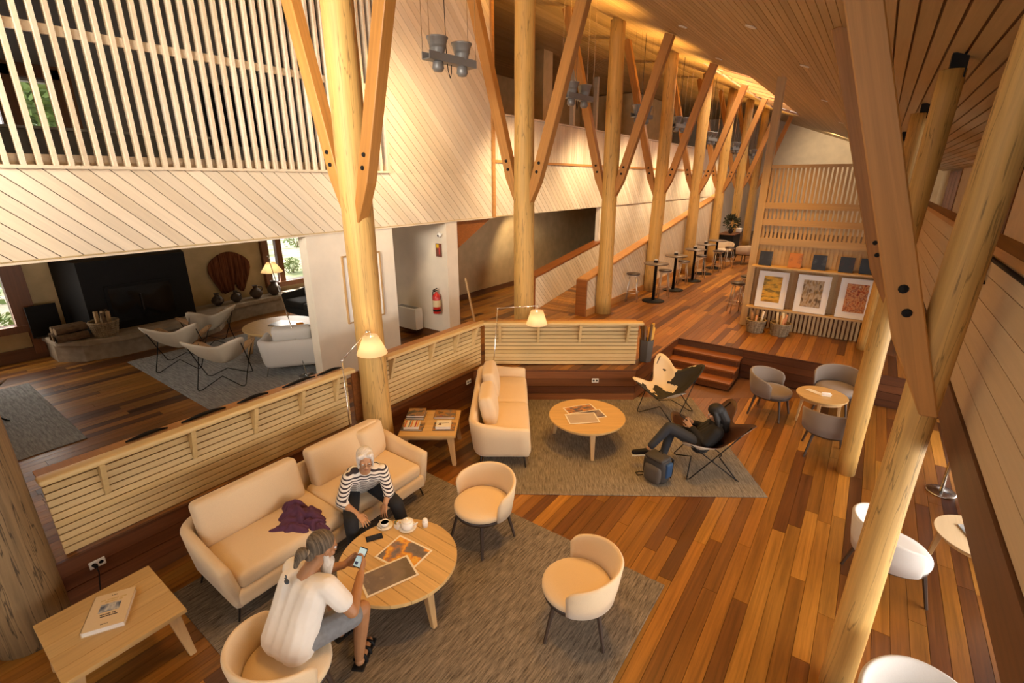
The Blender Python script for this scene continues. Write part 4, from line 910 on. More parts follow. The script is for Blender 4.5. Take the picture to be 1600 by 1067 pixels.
def phone(label, loc, rot, screen):
    t = thing('mobile_phone', label, 'phone', loc); t.rotation_euler = rot
    MB().rbox((0, 0, 0), (0.074, 0.15, 0.009), 0.0044, 2).build('case', BLACK, t, True); MB().box((0, 0, 0.0048), (0.066, 0.135, 0.0006)).build('screen', screen, t); return t
phone('black phone lying screen up beside the coffee cup', (-3.21, 2.235, 0.4372), (0, 0, R(-30)), plain('dark_screen', (0.01, 0.01, 0.012), 0.15))
def saucer(t, r=0.075): MB().lathe([(0.0, 0.004), (r * 0.5, 0.003), (r, 0.014), (r, 0.018), (r * 0.5, 0.008), (0.0, 0.008)], 28).build('saucer', WHITE, t, True)
c = thing('coffee_cup', 'white cup of black coffee with saucer on the set table', 'cup', (-3.255, 2.40, 0.432)); saucer(c)
MB().lathe([(0.022, 0.010), (0.034, 0.02), (0.042, 0.055), (0.040, 0.056), (0.031, 0.022), (0.0, 0.018)], 24).build('bowl', WHITE, c, True); MB().lathe([(0.0, 0.046), (0.038, 0.046)], 24).build('coffee', plain('coffee', (0.02, 0.008, 0.003), 0.1), c)
MB().tube([(-0.037, 0.0, 0.048), (-0.06, -0.01, 0.045), (-0.06, -0.01, 0.028), (-0.034, 0, 0.024)], 0.005, 8).build('handle', WHITE, c, True); MB().tube([(-0.05, -0.055, 0.014), (0.02, -0.055, 0.016)], 0.004, 6).build('spoon', CHROME, c)
c = thing('tea_pot', 'squat white teapot with lid on a saucer', 'teapot', (-3.06, 2.51, 0.432)); saucer(c, 0.085)
MB().lathe([(0.035, 0.01), (0.058, 0.02), (0.062, 0.05), (0.058, 0.078), (0.05, 0.082), (0.0, 0.08)], 26).build('body', WHITE, c, True); l_ = MB().lathe([(0.05, 0.082), (0.045, 0.092), (0.02, 0.102), (0.0, 0.104)], 24).build('lid', WHITE, c, True); MB().ell((0, 0, 0.108), 0.012, 10).build('knob', WHITE, l_, True)
MB().tube([(-0.05, -0.02, 0.07), (-0.085, -0.035, 0.065), (-0.085, -0.035, 0.035), (-0.052, -0.02, 0.03)], 0.007, 8).build('handle', WHITE, c, True); MB().tube([(0.05, 0.02, 0.045), (0.08, 0.035, 0.065), (0.098, 0.042, 0.085)], [0.014, 0.010, 0.007], 8).build('spout', WHITE, c, True)
c = thing('salt_shaker', 'small white shaker at the back of the set table', 'shaker', (-2.945, 2.63, 0.432)); MB().lathe([(0.027, 0), (0.029, 0.05), (0.024, 0.062)], 18).build('body', WHITE, c, True); MB().lathe([(0.025, 0.062), (0.027, 0.07), (0.018, 0.086), (0.0, 0.09)], 18).build('cap', WHITE, c, True)
c = thing('sugar_holder', 'tiny white holder of sugar packets beside the teapot', 'holder', (-3.145, 2.455, 0.432)); MB().box((0, 0, 0.02), (0.05, 0.035, 0.04)).build('body', WHITE, c)
for i, col in enumerate(((0.1, 0.2, 0.18), (0.7, 0.5, 0.1), (0.8, 0.75, 0.7))): MB().box((-0.014 + i * 0.014, 0, 0.05), (0.006, 0.028, 0.05)).build('packet', plain('packet_%d' % i, col, 0.6), c)
c = thing('menu_card', 'white folded card on the small cafe table', 'card', (-0.07, 7.97, 0.572), R(20)); MB().box((0, 0, 0.022), (0.12, 0.003, 0.06), 0, R(30)).build('leaf', PAPER, c); MB().box((0, 0.03, 0.022), (0.12, 0.003, 0.06), 0, R(-30)).build('leaf', PAPER, c)
c = tag(MB().box((0, 0, 0.001), (0.26, 0.09, 0.002)).build('paper_strip', PAPER), 'white paper strip lying on the small cafe table', 'paper'); c.location = (-0.22, 8.06, 0.572); c.rotation_euler = (0, 0, R(-30))
c = tag(MB().rbox((0, 0, 0.006), (0.2, 0.28, 0.012), 0.003, 2).build('magazine', blotch('mag_cover', [(0.1, 0.12, 0.13), (0.5, 0.5, 0.5), (0.2, 0.25, 0.3)], 9, 0.3)), 'magazine lying on the pale round side table', 'magazine'); c.location = (1.34, 5.54, 0.452); c.rotation_euler = (0, 0, R(20))
c = tag(MB().rbox((0, 0, 0.006), (0.5, 0.36, 0.012), 0.003, 2).build('magazine', blotch('mag_cover2', [(0.08, 0.08, 0.08), (0.3, 0.28, 0.26), (0.15, 0.14, 0.13)], 7, 0.3)), 'dark magazine spread lying on the oval fireside table', 'magazine'); c.location = (-8.65, 4.6, 1.006); c.rotation_euler = (0, 0, R(20))
# ================================================================ FLOOR LAMPS
SHADE = None
def shade_mat():
    m, nt, b = new_mat('lamp_shade_paper'); N = nt.nodes; L = nt.links
    d = N.new('ShaderNodeBsdfDiffuse'); d.inputs[0].default_value = (0.9, 0.78, 0.58, 1); t = N.new('ShaderNodeBsdfTranslucent'); t.inputs[0].default_value = (1.0, 0.86, 0.64, 1)
    mx = N.new('ShaderNodeMixShader'); mx.inputs[0].default_value = 0.6; L.new(d.outputs[0], mx.inputs[1]); L.new(t.outputs[0], mx.inputs[2]); L.new(mx.outputs[0], N['Material Output'].inputs['Surface']); return m
SHADE = shade_mat()
def floor_lamp(label, base, joint, elbow, shade, r0, r1, h, power, name='floor_lamp'):
    t = thing(name, label, 'lamp', base); B = Vector(base); J = Vector(joint) - B; E_ = Vector(elbow) - B; S = Vector(shade) - B
    MB().lathe([(0.0, 0.0), (0.13, 0.0), (0.13, 0.015), (0.12, 0.022), (0.0, 0.022)], 28).build('base', CHROME, t, True)
    MB().tube([(0, 0, 0.02), tuple(J)], 0.0085, 8).build('pole', CHROME, t, True); MB().tube([tuple(J), tuple(E_)], 0.007, 8).build('arm', CHROME, t, True)
    MB().ell(tuple(J), 0.018, 10).build('joint', CHROME, t, True); MB().ell(tuple(E_), 0.016, 10).build('joint', CHROME, t, True); MB().tube([tuple(E_), (S.x, S.y, S.z + h / 2 + 0.05), (S.x, S.y, S.z + h / 2 - 0.02)], 0.006, 8).build('stem', CHROME, t, True)
    MB().lathe([(r1, -h / 2), (r0, h / 2), (r0 - 0.003, h / 2), (r1 - 0.003, -h / 2)], 32, tuple(S)).build('lamp_shade', SHADE, t, True)
    MB().ell(tuple(S), (0.03, 0.03, 0.045), 12).build('bulb', emit('bulb_glow', (1.0, 0.86, 0.64), 25), t, True)
    d = bpy.data.lights.new('shade_lamp', 'POINT'); d.energy = power; d.color = (1.0, 0.78, 0.52); d.shadow_soft_size = 0.05
    o = bpy.data.objects.new('shade_lamp', d); COL.objects.link(o); o.location = (shade[0], shade[1], shade[2] - 0.03)
    return t
floor_lamp('chrome floor lamp with white shade in front of the first log column', (-4.82, 3.18, 0.0), (-4.82, 3.18, 1.55), (-4.70, 3.48, 1.86), (-4.66, 3.50, 1.70), 0.085, 0.185, 0.23, 26)
floor_lamp('chrome floor lamp with white shade at the corner behind the empty sofa', (-4.72, 5.88, 0.0), (-4.66, 6.02, 1.62), (-4.16, 6.42, 1.66), (-4.16, 6.42, 1.46), 0.10, 0.175, 0.23, 22)
floor_lamp('tall arched floor lamp in the fireside room beside the white armchair', (-7.0, 3.95, 0.551), (-7.4, 3.92, 1.9), (-7.85, 4.05, 2.42), (-7.85, 4.08, 2.24), 0.06, 0.17, 0.16, 9)
t = thing('floor_lamp', 'chrome lamp base with pole under the mezzanine at right', 'lamp', (1.28, 7.1, 0)); MB().lathe([(0.0, 0.0), (0.15, 0.0), (0.15, 0.015), (0.14, 0.02), (0.0, 0.02)], 28).build('base', CHROME, t, True); MB().tube([(0, 0, 0.02), (0.0, 0, 1.5)], 0.02, 8).build('pole', CHROME, t, True)
# ================================================================ BUTTERFLY CHAIRS
def hide(name, kind):
    if kind == 'cow': 
        m, nt, b = new_mat(name); N = nt.nodes; L = nt.links; tc = N.new('ShaderNodeTexCoord'); nz = N.new('ShaderNodeTexNoise'); nz.inputs['Scale'].default_value = 3.3; nz.inputs['Detail'].default_value = 3
        L.new(tc.outputs['Object'], nz.inputs['Vector']); rp = N.new('ShaderNodeValToRGB'); rp.color_ramp.interpolation = 'CONSTANT'; e = rp.color_ramp.elements
        sx = N.new('ShaderNodeSeparateXYZ'); L.new(tc.outputs['Object'], sx.inputs[0]); ad = N.new('ShaderNodeMath'); ad.operation = 'MULTIPLY_ADD'; ad.inputs[1].default_value = -0.50; L.new(sx.outputs[0], ad.inputs[0]); L.new(nz.outputs['Fac'], ad.inputs[2])
        ay = N.new('ShaderNodeMath'); ay.operation = 'MULTIPLY_ADD'; ay.inputs[1].default_value = 0.30; L.new(sx.outputs[1], ay.inputs[0]); L.new(ad.outputs[0], ay.inputs[2])
        e[0].color = (0.72, 0.62, 0.48, 1); e[1].position = 0.40; e[1].color = (0.012, 0.010, 0.009, 1); L.new(ay.outputs[0], rp.inputs[0]); L.new(rp.outputs[0], b.inputs['Base Color']); b.inputs['Roughness'].default_value = 0.7; return m
    return plain(name, kind, 0.5, noise_amt=0.15, nscale=8, bump=0.1)
CANVAS = plain('pale_canvas', (0.62, 0.54, 0.42), 0.9)
def butterfly(label, loc, rz, mat, group=None, frame=BLACK):
    t = thing('butterfly_chair', label, 'chair', loc, rz, group)           # local +Y is the front
    C = {'bl': Vector((-0.36, -0.36, 0.88)), 'br': Vector((0.36, -0.36, 0.88)), 'fr': Vector((0.39, 0.34, 0.62)), 'fl': Vector((-0.39, 0.34, 0.62))}
    # sling: four pocketed corners, scooped edges, sagging seat
    na, nr = 64, 10; cen = Vector((0, 0.05, 0.33)); vs = [tuple(cen)]; fs = []
    order = [('fr', math.atan2(0.34, 0.39)), ('fl', math.pi - math.atan2(0.34, 0.39)), ('bl', math.pi + math.atan2(0.36, 0.36)), ('br', 2 * math.pi - math.atan2(0.36, 0.36))]
    angs = [a for _, a in order]
    def edge(a):
        a = a % (2 * math.pi); aa = a if a >= angs[0] else a + 2 * math.pi
        for i in range(4):
            a0, a1 = angs[i], angs[(i + 1) % 4] + (2 * math.pi if i == 3 else 0)
            if a0 - 1e-6 <= aa <= a1 + 1e-6:
                f = (aa - a0) / (a1 - a0); p0, p1 = C[order[i][0]], C[order[(i + 1) % 4][0]]; dev = min(f, 1 - f)
                k = (0.5 * (1 + math.cos(2 * math.pi * dev))) ** 1.5; d0 = math.hypot(p0.x, p0.y) * (1 - f) + math.hypot(p1.x, p1.y) * f
                rad = (d0 + 0.04) * (0.52 + 0.48 * k); zc = p0.z if f < 0.5 else p1.z; zm = (p0.z + p1.z) / 2 - (0.14 if i == 2 else 0.25); zz = zm + (zc + 0.03 - zm) * k
                return Vector((rad * math.cos(aa), rad * math.sin(aa), zz))
    for j in range(1, nr + 1):
        r = j / nr
        for i in range(na):
            e = edge(2 * math.pi * i / na); p = cen.lerp(e, r); z = cen.z + (e.z - cen.z) * (r ** 1.55); vs.append((p.x, p.y, z))
    for i in range(na): fs.append((0, 1 + i, 1 + (i + 1) % na))
    for j in range(nr - 1):
        for i in range(na): a, b2 = 1 + j * na + i, 1 + j * na + (i + 1) % na; fs.append((a, a + na, b2 + na, b2))
    o = MB().add(vs, fs).build('sling', mat, t, True); so = o.modifiers.new('solid', 'SOLIDIFY'); so.thickness = 0.007; o.data.materials.append(CANVAS); so.material_offset = 1; so.offset = -1
    r = 0.0075
    for s in (-1, 1):
        MB().tube([(s * 0.36, -0.36, 0.87), (s * 0.35, 0.0, 0.40), (s * 0.33, 0.28, 0.03), (s * 0.31, 0.31, 0.008), (0, 0.12, 0.008) if False else (s * 0.27, 0.29, 0.008)], r, 8).build('side_rod', frame, t, True)
        MB().tube([(s * 0.39, 0.34, 0.61), (s * 0.35, 0.0, 0.30), (s * 0.33, -0.30, 0.03), (s * 0.31, -0.33, 0.008), (s * 0.27, -0.31, 0.008)], r, 8).build('side_rod', frame, t, True)
        MB().ell((s * 0.35, 0.035, 0.348), 0.014, 8).build('clamp', frame, t)
    MB().tube([(-0.27, 0.29, 0.008), (0.0, 0.18, 0.17), (0.27, 0.29, 0.008)], r, 8).build('cross_rod', frame, t, True)
    MB().tube([(-0.27, -0.31, 0.008), (0.0, -0.18, 0.17), (0.27, -0.31, 0.008)], r, 8).build('cross_rod', frame, t, True)
    t.scale = (1, 1, 0.9)
    return t
butterfly('butterfly chair with black and white cowhide sling near the steps', (-2.17, 7.22, 0.012), facing(-0.16, -0.99), hide('cowhide', 'cow'))
butterfly('dark leather butterfly chair in which the woman with the hood sits', (-1.20, 5.95, 0.012), facing(-0.85, -0.53), hide('dark_leather', (0.06, 0.022, 0.012)))
LEA = hide('tan_leather', (0.45, 0.27, 0.13)); G5 = 'leather butterfly chairs by the fireplace'
bt = butterfly('tan leather butterfly chair on the rug, nearest to the slatted rail', (-7.85, 3.08, 0.563), facing(-0.75, 0.55), LEA, G5)
dup(bt, (-9.2, 3.0, 0.563), facing(-0.7, 0.5), 'tan leather butterfly chair facing the black fireplace', G5); dup(bt, (-9.85, 3.75, 0.563), facing(-0.95, 0.1), 'tan leather butterfly chair farthest from the viewer', G5); dup(bt, (-9.0, 0.35, 0.563), facing(-0.3, 1), 'tan leather butterfly chair cut off at the left edge', G5)
# ================================================================ HALL: BAR TABLES AND STOOLS
GB = 'bar tables along the ramp wall'; GS = 'metal bar stools'
TOPM = plain('grey_table_top', (0.16, 0.12, 0.09), 0.35)
def bar_table(label, loc):
    t = thing('bar_table', label, 'table', loc, 0, GB)
    MB().lathe([(0.0, 0.97), (0.30, 0.97), (0.315, 0.98), (0.315, 1.0), (0.0, 1.0)], 32).build('top', TOPM, t, True)
    MB().lathe([(0.038, 0.02), (0.038, 0.965), (0.09, 0.969)], 16).build('column', BLACK, t, True); MB().lathe([(0.0, 0.0), (0.29, 0.0), (0.29, 0.012), (0.05, 0.035), (0.0, 0.035)], 28).build('base', BLACK, t, True); return t
bts = [(-4.33, 12.32), (-4.35, 13.96), (-4.30, 15.64), (-4.38, 17.13), (-4.36, 18.5)]
b0 = bar_table('black pedestal bar table nearest to the lounge', (*bts[0], 0.552))
for i in range(1, 5): dup(b0, (*bts[i], 0.552), 0, 'black pedestal bar table, %s along the ramp wall' % names[i], GB)
for i, (x, y) in enumerate(bts[:4]):
    c = thing('napkin_holder', 'small dark holder with napkins on the %s bar table' % ('nearest' if i == 0 else names[i]), 'napkin holder', (x - 0.03, y + 0.05, 1.553), 0.4 * i, 'napkin holders on bar tables')
    MB().box((0, 0, 0.03), (0.10, 0.06, 0.06)).build('box', DKMET, c); MB().box((0, 0, 0.075), (0.085, 0.01, 0.04)).build('napkin', PAPER, c)
STL = plain('stool_metal', (0.70, 0.62, 0.52), 0.3, 0.8)
def stool(label, loc):
    t = thing('bar_stool', label, 'stool', loc, 0.3, GS)
    MB().lathe([(0.0, 0.70), (0.165, 0.70), (0.175, 0.712), (0.17, 0.735), (0.0, 0.742)], 24).build('seat', CHLEG, t, True); MB().lathe([(0.10, 0.66), (0.165, 0.67), (0.165, 0.70), (0.10, 0.70)], 24).build('seat_ring', STL, t, True)
    for k in range(4):
        a = R(45 + 90 * k); MB().tube([(0.12 * math.cos(a), 0.12 * math.sin(a), 0.69), (0.20 * math.cos(a), 0.20 * math.sin(a), 0.0)], 0.014, 8).build('leg', STL, t, True)
    MB().tube([(0.182 * math.cos(a * R(15)), 0.182 * math.sin(a * R(15)), 0.24) for a in range(24)], 0.008, 6, closed=True).build('foot_ring', STL, t, True); return t
sts = [(-4.80, 12.0, 'left of the nearest bar table'), (-4.30, 12.98, 'behind the nearest bar table'), (-4.38, 14.85, 'between the second and third bar tables'), (-4.27, 16.3, 'between the third and fourth bar tables'), (-4.11, 17.75, 'right of the fourth bar table'), (-4.0, 18.95, 'right of the farthest bar table'), (-2.31, 12.34, 'at the counter, left of the shelf partition'), (-2.30, 13.36, 'at the counter, half hidden by the partition post')]
s0 = stool('round metal bar stool ' + sts[0][2], (sts[0][0], sts[0][1], 0.552))
for x, y, l in sts[1:]: dup(s0, (x, y, 0.552), 0.5, 'round metal bar stool ' + l, GS)
c = thing('bar_counter', 'wooden counter behind the shelf partition with orange top', 'counter', (-1.45, 14.4, 0.552)); MB().box((0.05, 0, 0.48), (0.6, 3.2, 0.96)).build('body', W['dark'], c); bevel(MB().box((0, 0, 0.985), (0.85, 3.4, 0.05)).build('top', W['cap'], c))
c = thing('sideboard', 'dark sideboard with vases at the far end of the hall', 'sideboard', (-4.75, 22.0, 0.552)); MB().box((0, 0, 0.45), (0.6, 1.2, 0.9)).build('body', BLACK, c); MB().box((0, 0, 0.915), (0.66, 1.26, 0.03)).build('top', W['dark'], c)
def foliage(m, c, r, n, s, seed, up=0.5):
    rr = random.Random(seed)
    for i in range(n):
        d = Vector((rr.gauss(0, 1), rr.gauss(0, 1), rr.gauss(0, 1) + up)).normalized(); p = Vector(c) + d * r * rr.uniform(0.3, 1.0); q = Vector((rr.gauss(0, 1), rr.gauss(0, 1), rr.gauss(0, 1))).normalized(); u = d.cross(q).normalized()
        a, b = p, p + d * s; w = u * s * 0.3; mid = (a + b) / 2 + Vector((0, 0, 0.1 * s)); m.add([a, mid + w, b, mid - w], [(0, 1, 2, 3)])
LEAFD = plain('dark_leaves', (0.05, 0.055, 0.025), 0.6); LEAFG = plain('shrub_leaves', (0.14, 0.2, 0.05), 0.6)
c = thing('flower_vase', 'dark bushy bouquet in a vase on the far sideboard', 'vase', (-4.7, 21.9, 1.485)); MB().lathe([(0.06, 0), (0.1, 0.08), (0.05, 0.2), (0.06, 0.24)], 16).build('vase', DKMET, c, True); m = MB(); foliage(m, (0, 0, 0.45), 0.28, 260, 0.12, 5); o = m.build('foliage', LEAFD, c); o['kind'] = 'stuff'
c = thing('table_lamp', 'small cream cube lamp on the far sideboard', 'lamp', (-4.5, 22.45, 1.485)); MB().rbox((0, 0, 0.1), (0.2, 0.2, 0.18), 0.03, 2).build('lamp_shade', PAPER, c, True); MB().box((0, 0, 0.005), (0.14, 0.14, 0.01)).build('base', BLACK, c)
# ================================================================ ALONG THE LEFT WALL
OAKF = wood('oak_frame', [(0.5, 0.3, 0.12)], 'Z', 0.5)
p = thing('framed_print', 'tall oak framed white picture on the pier behind the log column', 'picture', (-6.39, 4.77, 1.44), R(90))
m = MB()
for x in (-0.35, 0.35): m.box((x, 0, 0.53), (0.02, 0.035, 1.06))
for z in (0.01, 1.05): m.box((0, 0, z), (0.68, 0.035, 0.02))
m.build('frame', OAKF, p); MB().box((0, 0.005, 0.53), (0.68, 0.015, 1.02)).build('mat', PAPER, p)
for k in range(2): MB().box((-0.1 + 0.2 * k, -0.005, 0.53), (0.14, 0.006, 0.74)).build('print', blotch('pier_print_%d' % k, [(0.03, 0.03, 0.03), (0.3, 0.28, 0.26), (0.7, 0.66, 0.6), (0.08, 0.05, 0.03)], 9, seed=k), p)
RED = plain('extinguisher_red', (0.55, 0.02, 0.012), 0.3, coat=0.4)
e = thing('fire_extinguisher', 'red fire extinguisher hung on the white fin wall', 'extinguisher', (-6.62, 6.60, 1.10))
MB().lathe([(0.0, 0.0), (0.07, 0.0), (0.078, 0.02), (0.078, 0.33), (0.06, 0.38), (0.025, 0.41), (0.025, 0.43)], 22).build('cylinder', RED, e, True); MB().lathe([(0.0795, 0.14), (0.0795, 0.27)], 22).build('instruction_label', plain('label_yellow', (0.75, 0.6, 0.35), 0.5), e); MB().lathe([(0.0796, 0.05), (0.0796, 0.09)], 22).build('band', BLACK, e)
MB().box((0, -0.02, 0.455), (0.03, 0.09, 0.02)).box((0, -0.03, 0.485), (0.025, 0.11, 0.014), 0, R(12)).build('valve_handle', DKMET, e); MB().tube([(-0.02, 0, 0.43), (-0.09, 0, 0.42), (-0.105, 0, 0.30), (-0.10, 0, 0.12)], 0.010, 8).build('hose', BLACK, e, True); MB().box((0, 0.075, 0.3), (0.05, 0.04, 0.05)).build('wall_hook', DKMET, e)
e = thing('extinguisher_sign', 'red and yellow fire extinguisher sign on the fin wall', 'sign', (-6.60, 6.705, 2.20)); MB().box((0, 0, 0.125), (0.15, 0.01, 0.25)).build('plate', plain('sign_maroon', (0.16, 0.05, 0.03), 0.4), e); MB().box((-0.025, -0.006, 0.20), (0.07, 0.002, 0.07)).build('flame_symbol', plain('sign_yellow', (0.75, 0.45, 0.02), 0.5), e); MB().box((0.02, -0.006, 0.10), (0.03, 0.002, 0.11)).box((0.02, -0.006, 0.165), (0.05, 0.002, 0.012)).build('bottle_symbol', RED, e)
e = thing('security_camera', 'white dome security camera near the ceiling of the fin wall', 'camera', (-6.52, 6.66, 2.62)); MB().ell((0, 0, 0), (0.045, 0.045, 0.045), 14).build('dome', WPLAST, e, True); MB().ell((0.0, -0.038, -0.012), (0.02, 0.015, 0.02), 10).build('lens', BLACK, e, True); MB().tube([(0, 0.03, 0.0), (0, 0.06, 0.02)], 0.02, 8).build('bracket', WPLAST, e)
e = thing('wall_heater', 'white boxy heater low on the fin wall', 'heater', (-7.43, 6.58, 0.68)); bevel(MB().box((0, 0, 0.22), (0.62, 0.2, 0.44)).build('body', WPLAST, e), 0.01); MB().box((0, -0.0, 0.443), (0.5, 0.12, 0.006)).build('grille', ALU, e); MB().box((0, 0.03, 0.0), (0.5, 0.12, 0.03)).build('plinth', BLACK, e)
e = thing('rope_stanchion', 'thin dark stanchion with round steel foot beside the heater', 'stanchion', (-6.9, 5.75, 0.552)); MB().lathe([(0.0, 0.0), (0.13, 0.0), (0.12, 0.018), (0.02, 0.03)], 22).build('base', CHROME, e, True); MB().tube([(0, 0, 0.02), (0, 0, 0.95)], 0.012, 8).build('pole', DKMET, e, True)
e = thing('leaning_pole', 'slim pale wooden pole leaning against the end of the fin wall', 'pole', (-6.22, 7.15, 0.552)); MB().beam((0.1, 0.08, 0.0), (-0.1, -0.02, 1.2), 0.05, 0.03).build('shaft', W['oakleg'], e); MB().box((0.1, 0.08, 0.012), (0.06, 0.05, 0.024)).build('foot', BLACK, e)
def outlet(label, loc, rz):
    t = thing('wall_socket', label, 'socket', loc, rz, 'wall sockets on the risers'); bevel(MB().box((0, -0.005, 0), (0.115, 0.01, 0.075)).build('plate', WPLAST, t), 0.004, 1)
    for s in (-1, 1): MB().lathe([(0.0, 0.0), (0.017, 0.0)], 14).build('hole', BLACK, t, loc=(s * 0.026, -0.0105, 0)).rotation_euler = (R(90), 0, 0)
outlet('white socket on the riser beside the lower left table, with a plug', (-4.966, 0.62, 0.40), R(90)); outlet('white socket on the riser behind the right end of the front sofa', (-4.966, 3.03, 0.40), R(90))
outlet('white socket on the riser below the short rail', (-3.33 + 0.03, 6.965 - 0.03, 0.38), R(36)); outlet('white socket on the riser behind the empty sofa', (-4.966, 5.6, 0.40), R(90))
c = thing('power_cord', 'black plug and cord hanging from the lower left socket', 'cord', (-4.94, 0.60, 0.40)); MB().lathe([(0.0, 0.0), (0.018, 0.0), (0.014, 0.03), (0.0, 0.032)], 12).build('plug', BLACK, c).rotation_euler = (0, R(90), 0); MB().tube([(0.03, 0, 0), (0.07, 0, -0.03), (0.08, -0.03, -0.2), (0.05, -0.06, -0.395)], 0.005, 6).build('cable', BLACK, c, True)
c = thing('umbrella_bin', 'grey bin holding orange rolled maps at the end of the short rail', 'bin', (-2.82, 7.90, 0.552)); MB().lathe([(0.0, 0.0), (0.11, 0.0), (0.13, 0.40), (0.12, 0.40), (0.10, 0.02)], 6).build('body', plain('bin_grey', (0.10, 0.085, 0.07), 0.7), c)
rr = random.Random(2)
for k in range(8):
    a = rr.uniform(0, 6.28); MB().tube([(0.05 * math.cos(a), 0.05 * math.sin(a), 0.05), (0.11 * math.cos(a), 0.11 * math.sin(a), rr.uniform(0.55, 0.72))], 0.024, 8).build('rolled_map', plain('map_%d' % k, rr.choice([(0.6, 0.33, 0.05), (0.7, 0.42, 0.08), (0.1, 0.05, 0.02), (0.45, 0.22, 0.04)]), 0.6), c, True)
# ================================================================ FIRESIDE
h = thing('hearth_bench', 'long rounded stone hearth bench along the ochre wall', 'hearth', (-11.75, 1.7, 0.552))
pts = [(0.02, 0.0), (0.75, 0.05), (1.1, 0.35), (1.25, 0.8), (1.25, 2.2), (1.1, 2.6), (0.62, 2.95), (0.52, 3.6), (0.5, 5.5), (0.02, 5.5)]
bevel(MB().prism(pts, 'z', 0.30, 0.40).build('top_slab', STONE, h), 0.02, 2); MB().prism([(0.02, 0.05)] + [(max(x - 0.12, 0.03), y) for x, y in pts[1:-1]] + [(0.02, 5.45)], 'z', 0.0, 0.30).build('body', STONE, h)
f = thing('fireplace', 'large black steel fireplace box standing on the hearth', 'fireplace', (-11.3, 3.15, 0.955))
MB().prism([(-0.43, -1.05), (0.30, -0.85), (0.30, 0.85), (-0.43, 1.05)], 'z', 0.0, 1.28).build('hood', BLACK, f)
MB().box((0.31, 0, 0.45), (0.02, 1.1, 0.72)).build('door_frame', BLACK, f); MB().box((0.322, 0, 0.45), (0.006, 1.0, 0.62)).build('door_glass', plain('dark_glass', (0.006, 0.006, 0.007), 0.1), f); MB().tube([(0.34, -0.03, 0.3), (0.34, -0.03, 0.6)], 0.012, 8).build('handle', DKMET, f)
f = thing('fire_screen', 'small black panel at the left end of the hearth', 'panel', (-11.55, 1.80, 0.955), R(6)); MB().box((0, 0, 0.28), (0.03, 0.42, 0.56)).build('panel', BLACK, f); MB().box((0, 0, 0.01), (0.16, 0.36, 0.02)).build('foot', DKMET, f)
BARK = plain('bark', (0.16, 0.10, 0.055), 0.9, noise_amt=0.3, nscale=20, bump=0.3); CUT = plain('cut_wood', (0.5, 0.33, 0.16), 0.8)
for k, (dx, dz) in enumerate(((0, 0.07), (0.15, 0.07), (0.3, 0.07), (0.08, 0.2), (0.23, 0.2))):
    l = thing('firewood_log', 'split firewood log in the stack left of the fireplace, %s' % ('bottom row, ' + ['wall end', 'middle', 'room end'][k] if k < 3 else 'top row, ' + ['wall side', 'room side'][k - 3]), 'log', (-11.12 + dx, 1.95 + 0.01 * k, 0.953 + dz), R(4 * k - 8), 'firewood stack')
    MB().tube([(0, -0.22, 0), (0, 0.22, 0)], 0.066, 9).build('bark', BARK, l); MB().lathe([(0, 0), (0.06, 0)], 9).build('cut_end', CUT, l, loc=(0, -0.222, 0)).rotation_euler = (R(90), 0, 0)
b = thing('wicker_basket', 'wicker basket of kindling on the hearth beside the fireplace', 'basket', (-10.76, 2.42, 0.956)); m = MB()
for k in range(8):
    z = 0.015 + k * 0.034; r = 0.16 + 0.05 * k / 7; m.tube([(r * math.cos(a * R(15)), r * math.sin(a * R(15)), z + (0.003 if (a + k) % 2 else -0.003)) for a in range(24)], 0.019, 6, closed=True)
m.lathe([(0.0, 0.004), (0.16, 0.004), (0.16, 0.02), (0.0, 0.02)], 20); m.build('weave', WICK, b, True)
for k in range(6): MB().box((0.09 * math.cos(k), 0.09 * math.sin(k), 0.25), (0.04, 0.05, 0.34 + 0.03 * (k % 3)), k * 0.7, 0.1, 0.12 * (k % 2)).build('kindling', CUT if k % 2 else BARK, b)
CLAY = plain('dark_clay', (0.07, 0.045, 0.03), 0.55, noise_amt=0.2, nscale=15)
for k, (y, s) in enumerate(((4.62, 1.0), (5.02, 0.95), (5.48, 1.12), (5.92, 1.25))):
    v = thing('clay_pot', 'dark clay pot on the hearth bench, %s from the fireplace' % names[k], 'pot', (-11.42, y, 0.955), 0.6 * k, 'clay pots on the hearth bench')
    MB().lathe([(0.0, 0.0), (0.055 * s, 0.0), (0.12 * s, 0.07 * s), (0.125 * s, 0.12 * s), (0.09 * s, 0.18 * s), (0.045 * s, 0.21 * s), (0.045 * s, 0.25 * s), (0.06 * s, 0.27 * s), (0.05 * s, 0.27 * s), (0.036 * s, 0.24 * s), (0.036 * s, 0.2 * s)], 22).build('body', CLAY, v, True)
    MB().tube([(0.05 * s, 0, 0.235 * s), (0.12 * s, 0, 0.23 * s), (0.13 * s, 0, 0.17 * s), (0.105 * s, 0, 0.15 * s)], 0.011 * s, 8).build('handle', CLAY, v, True)
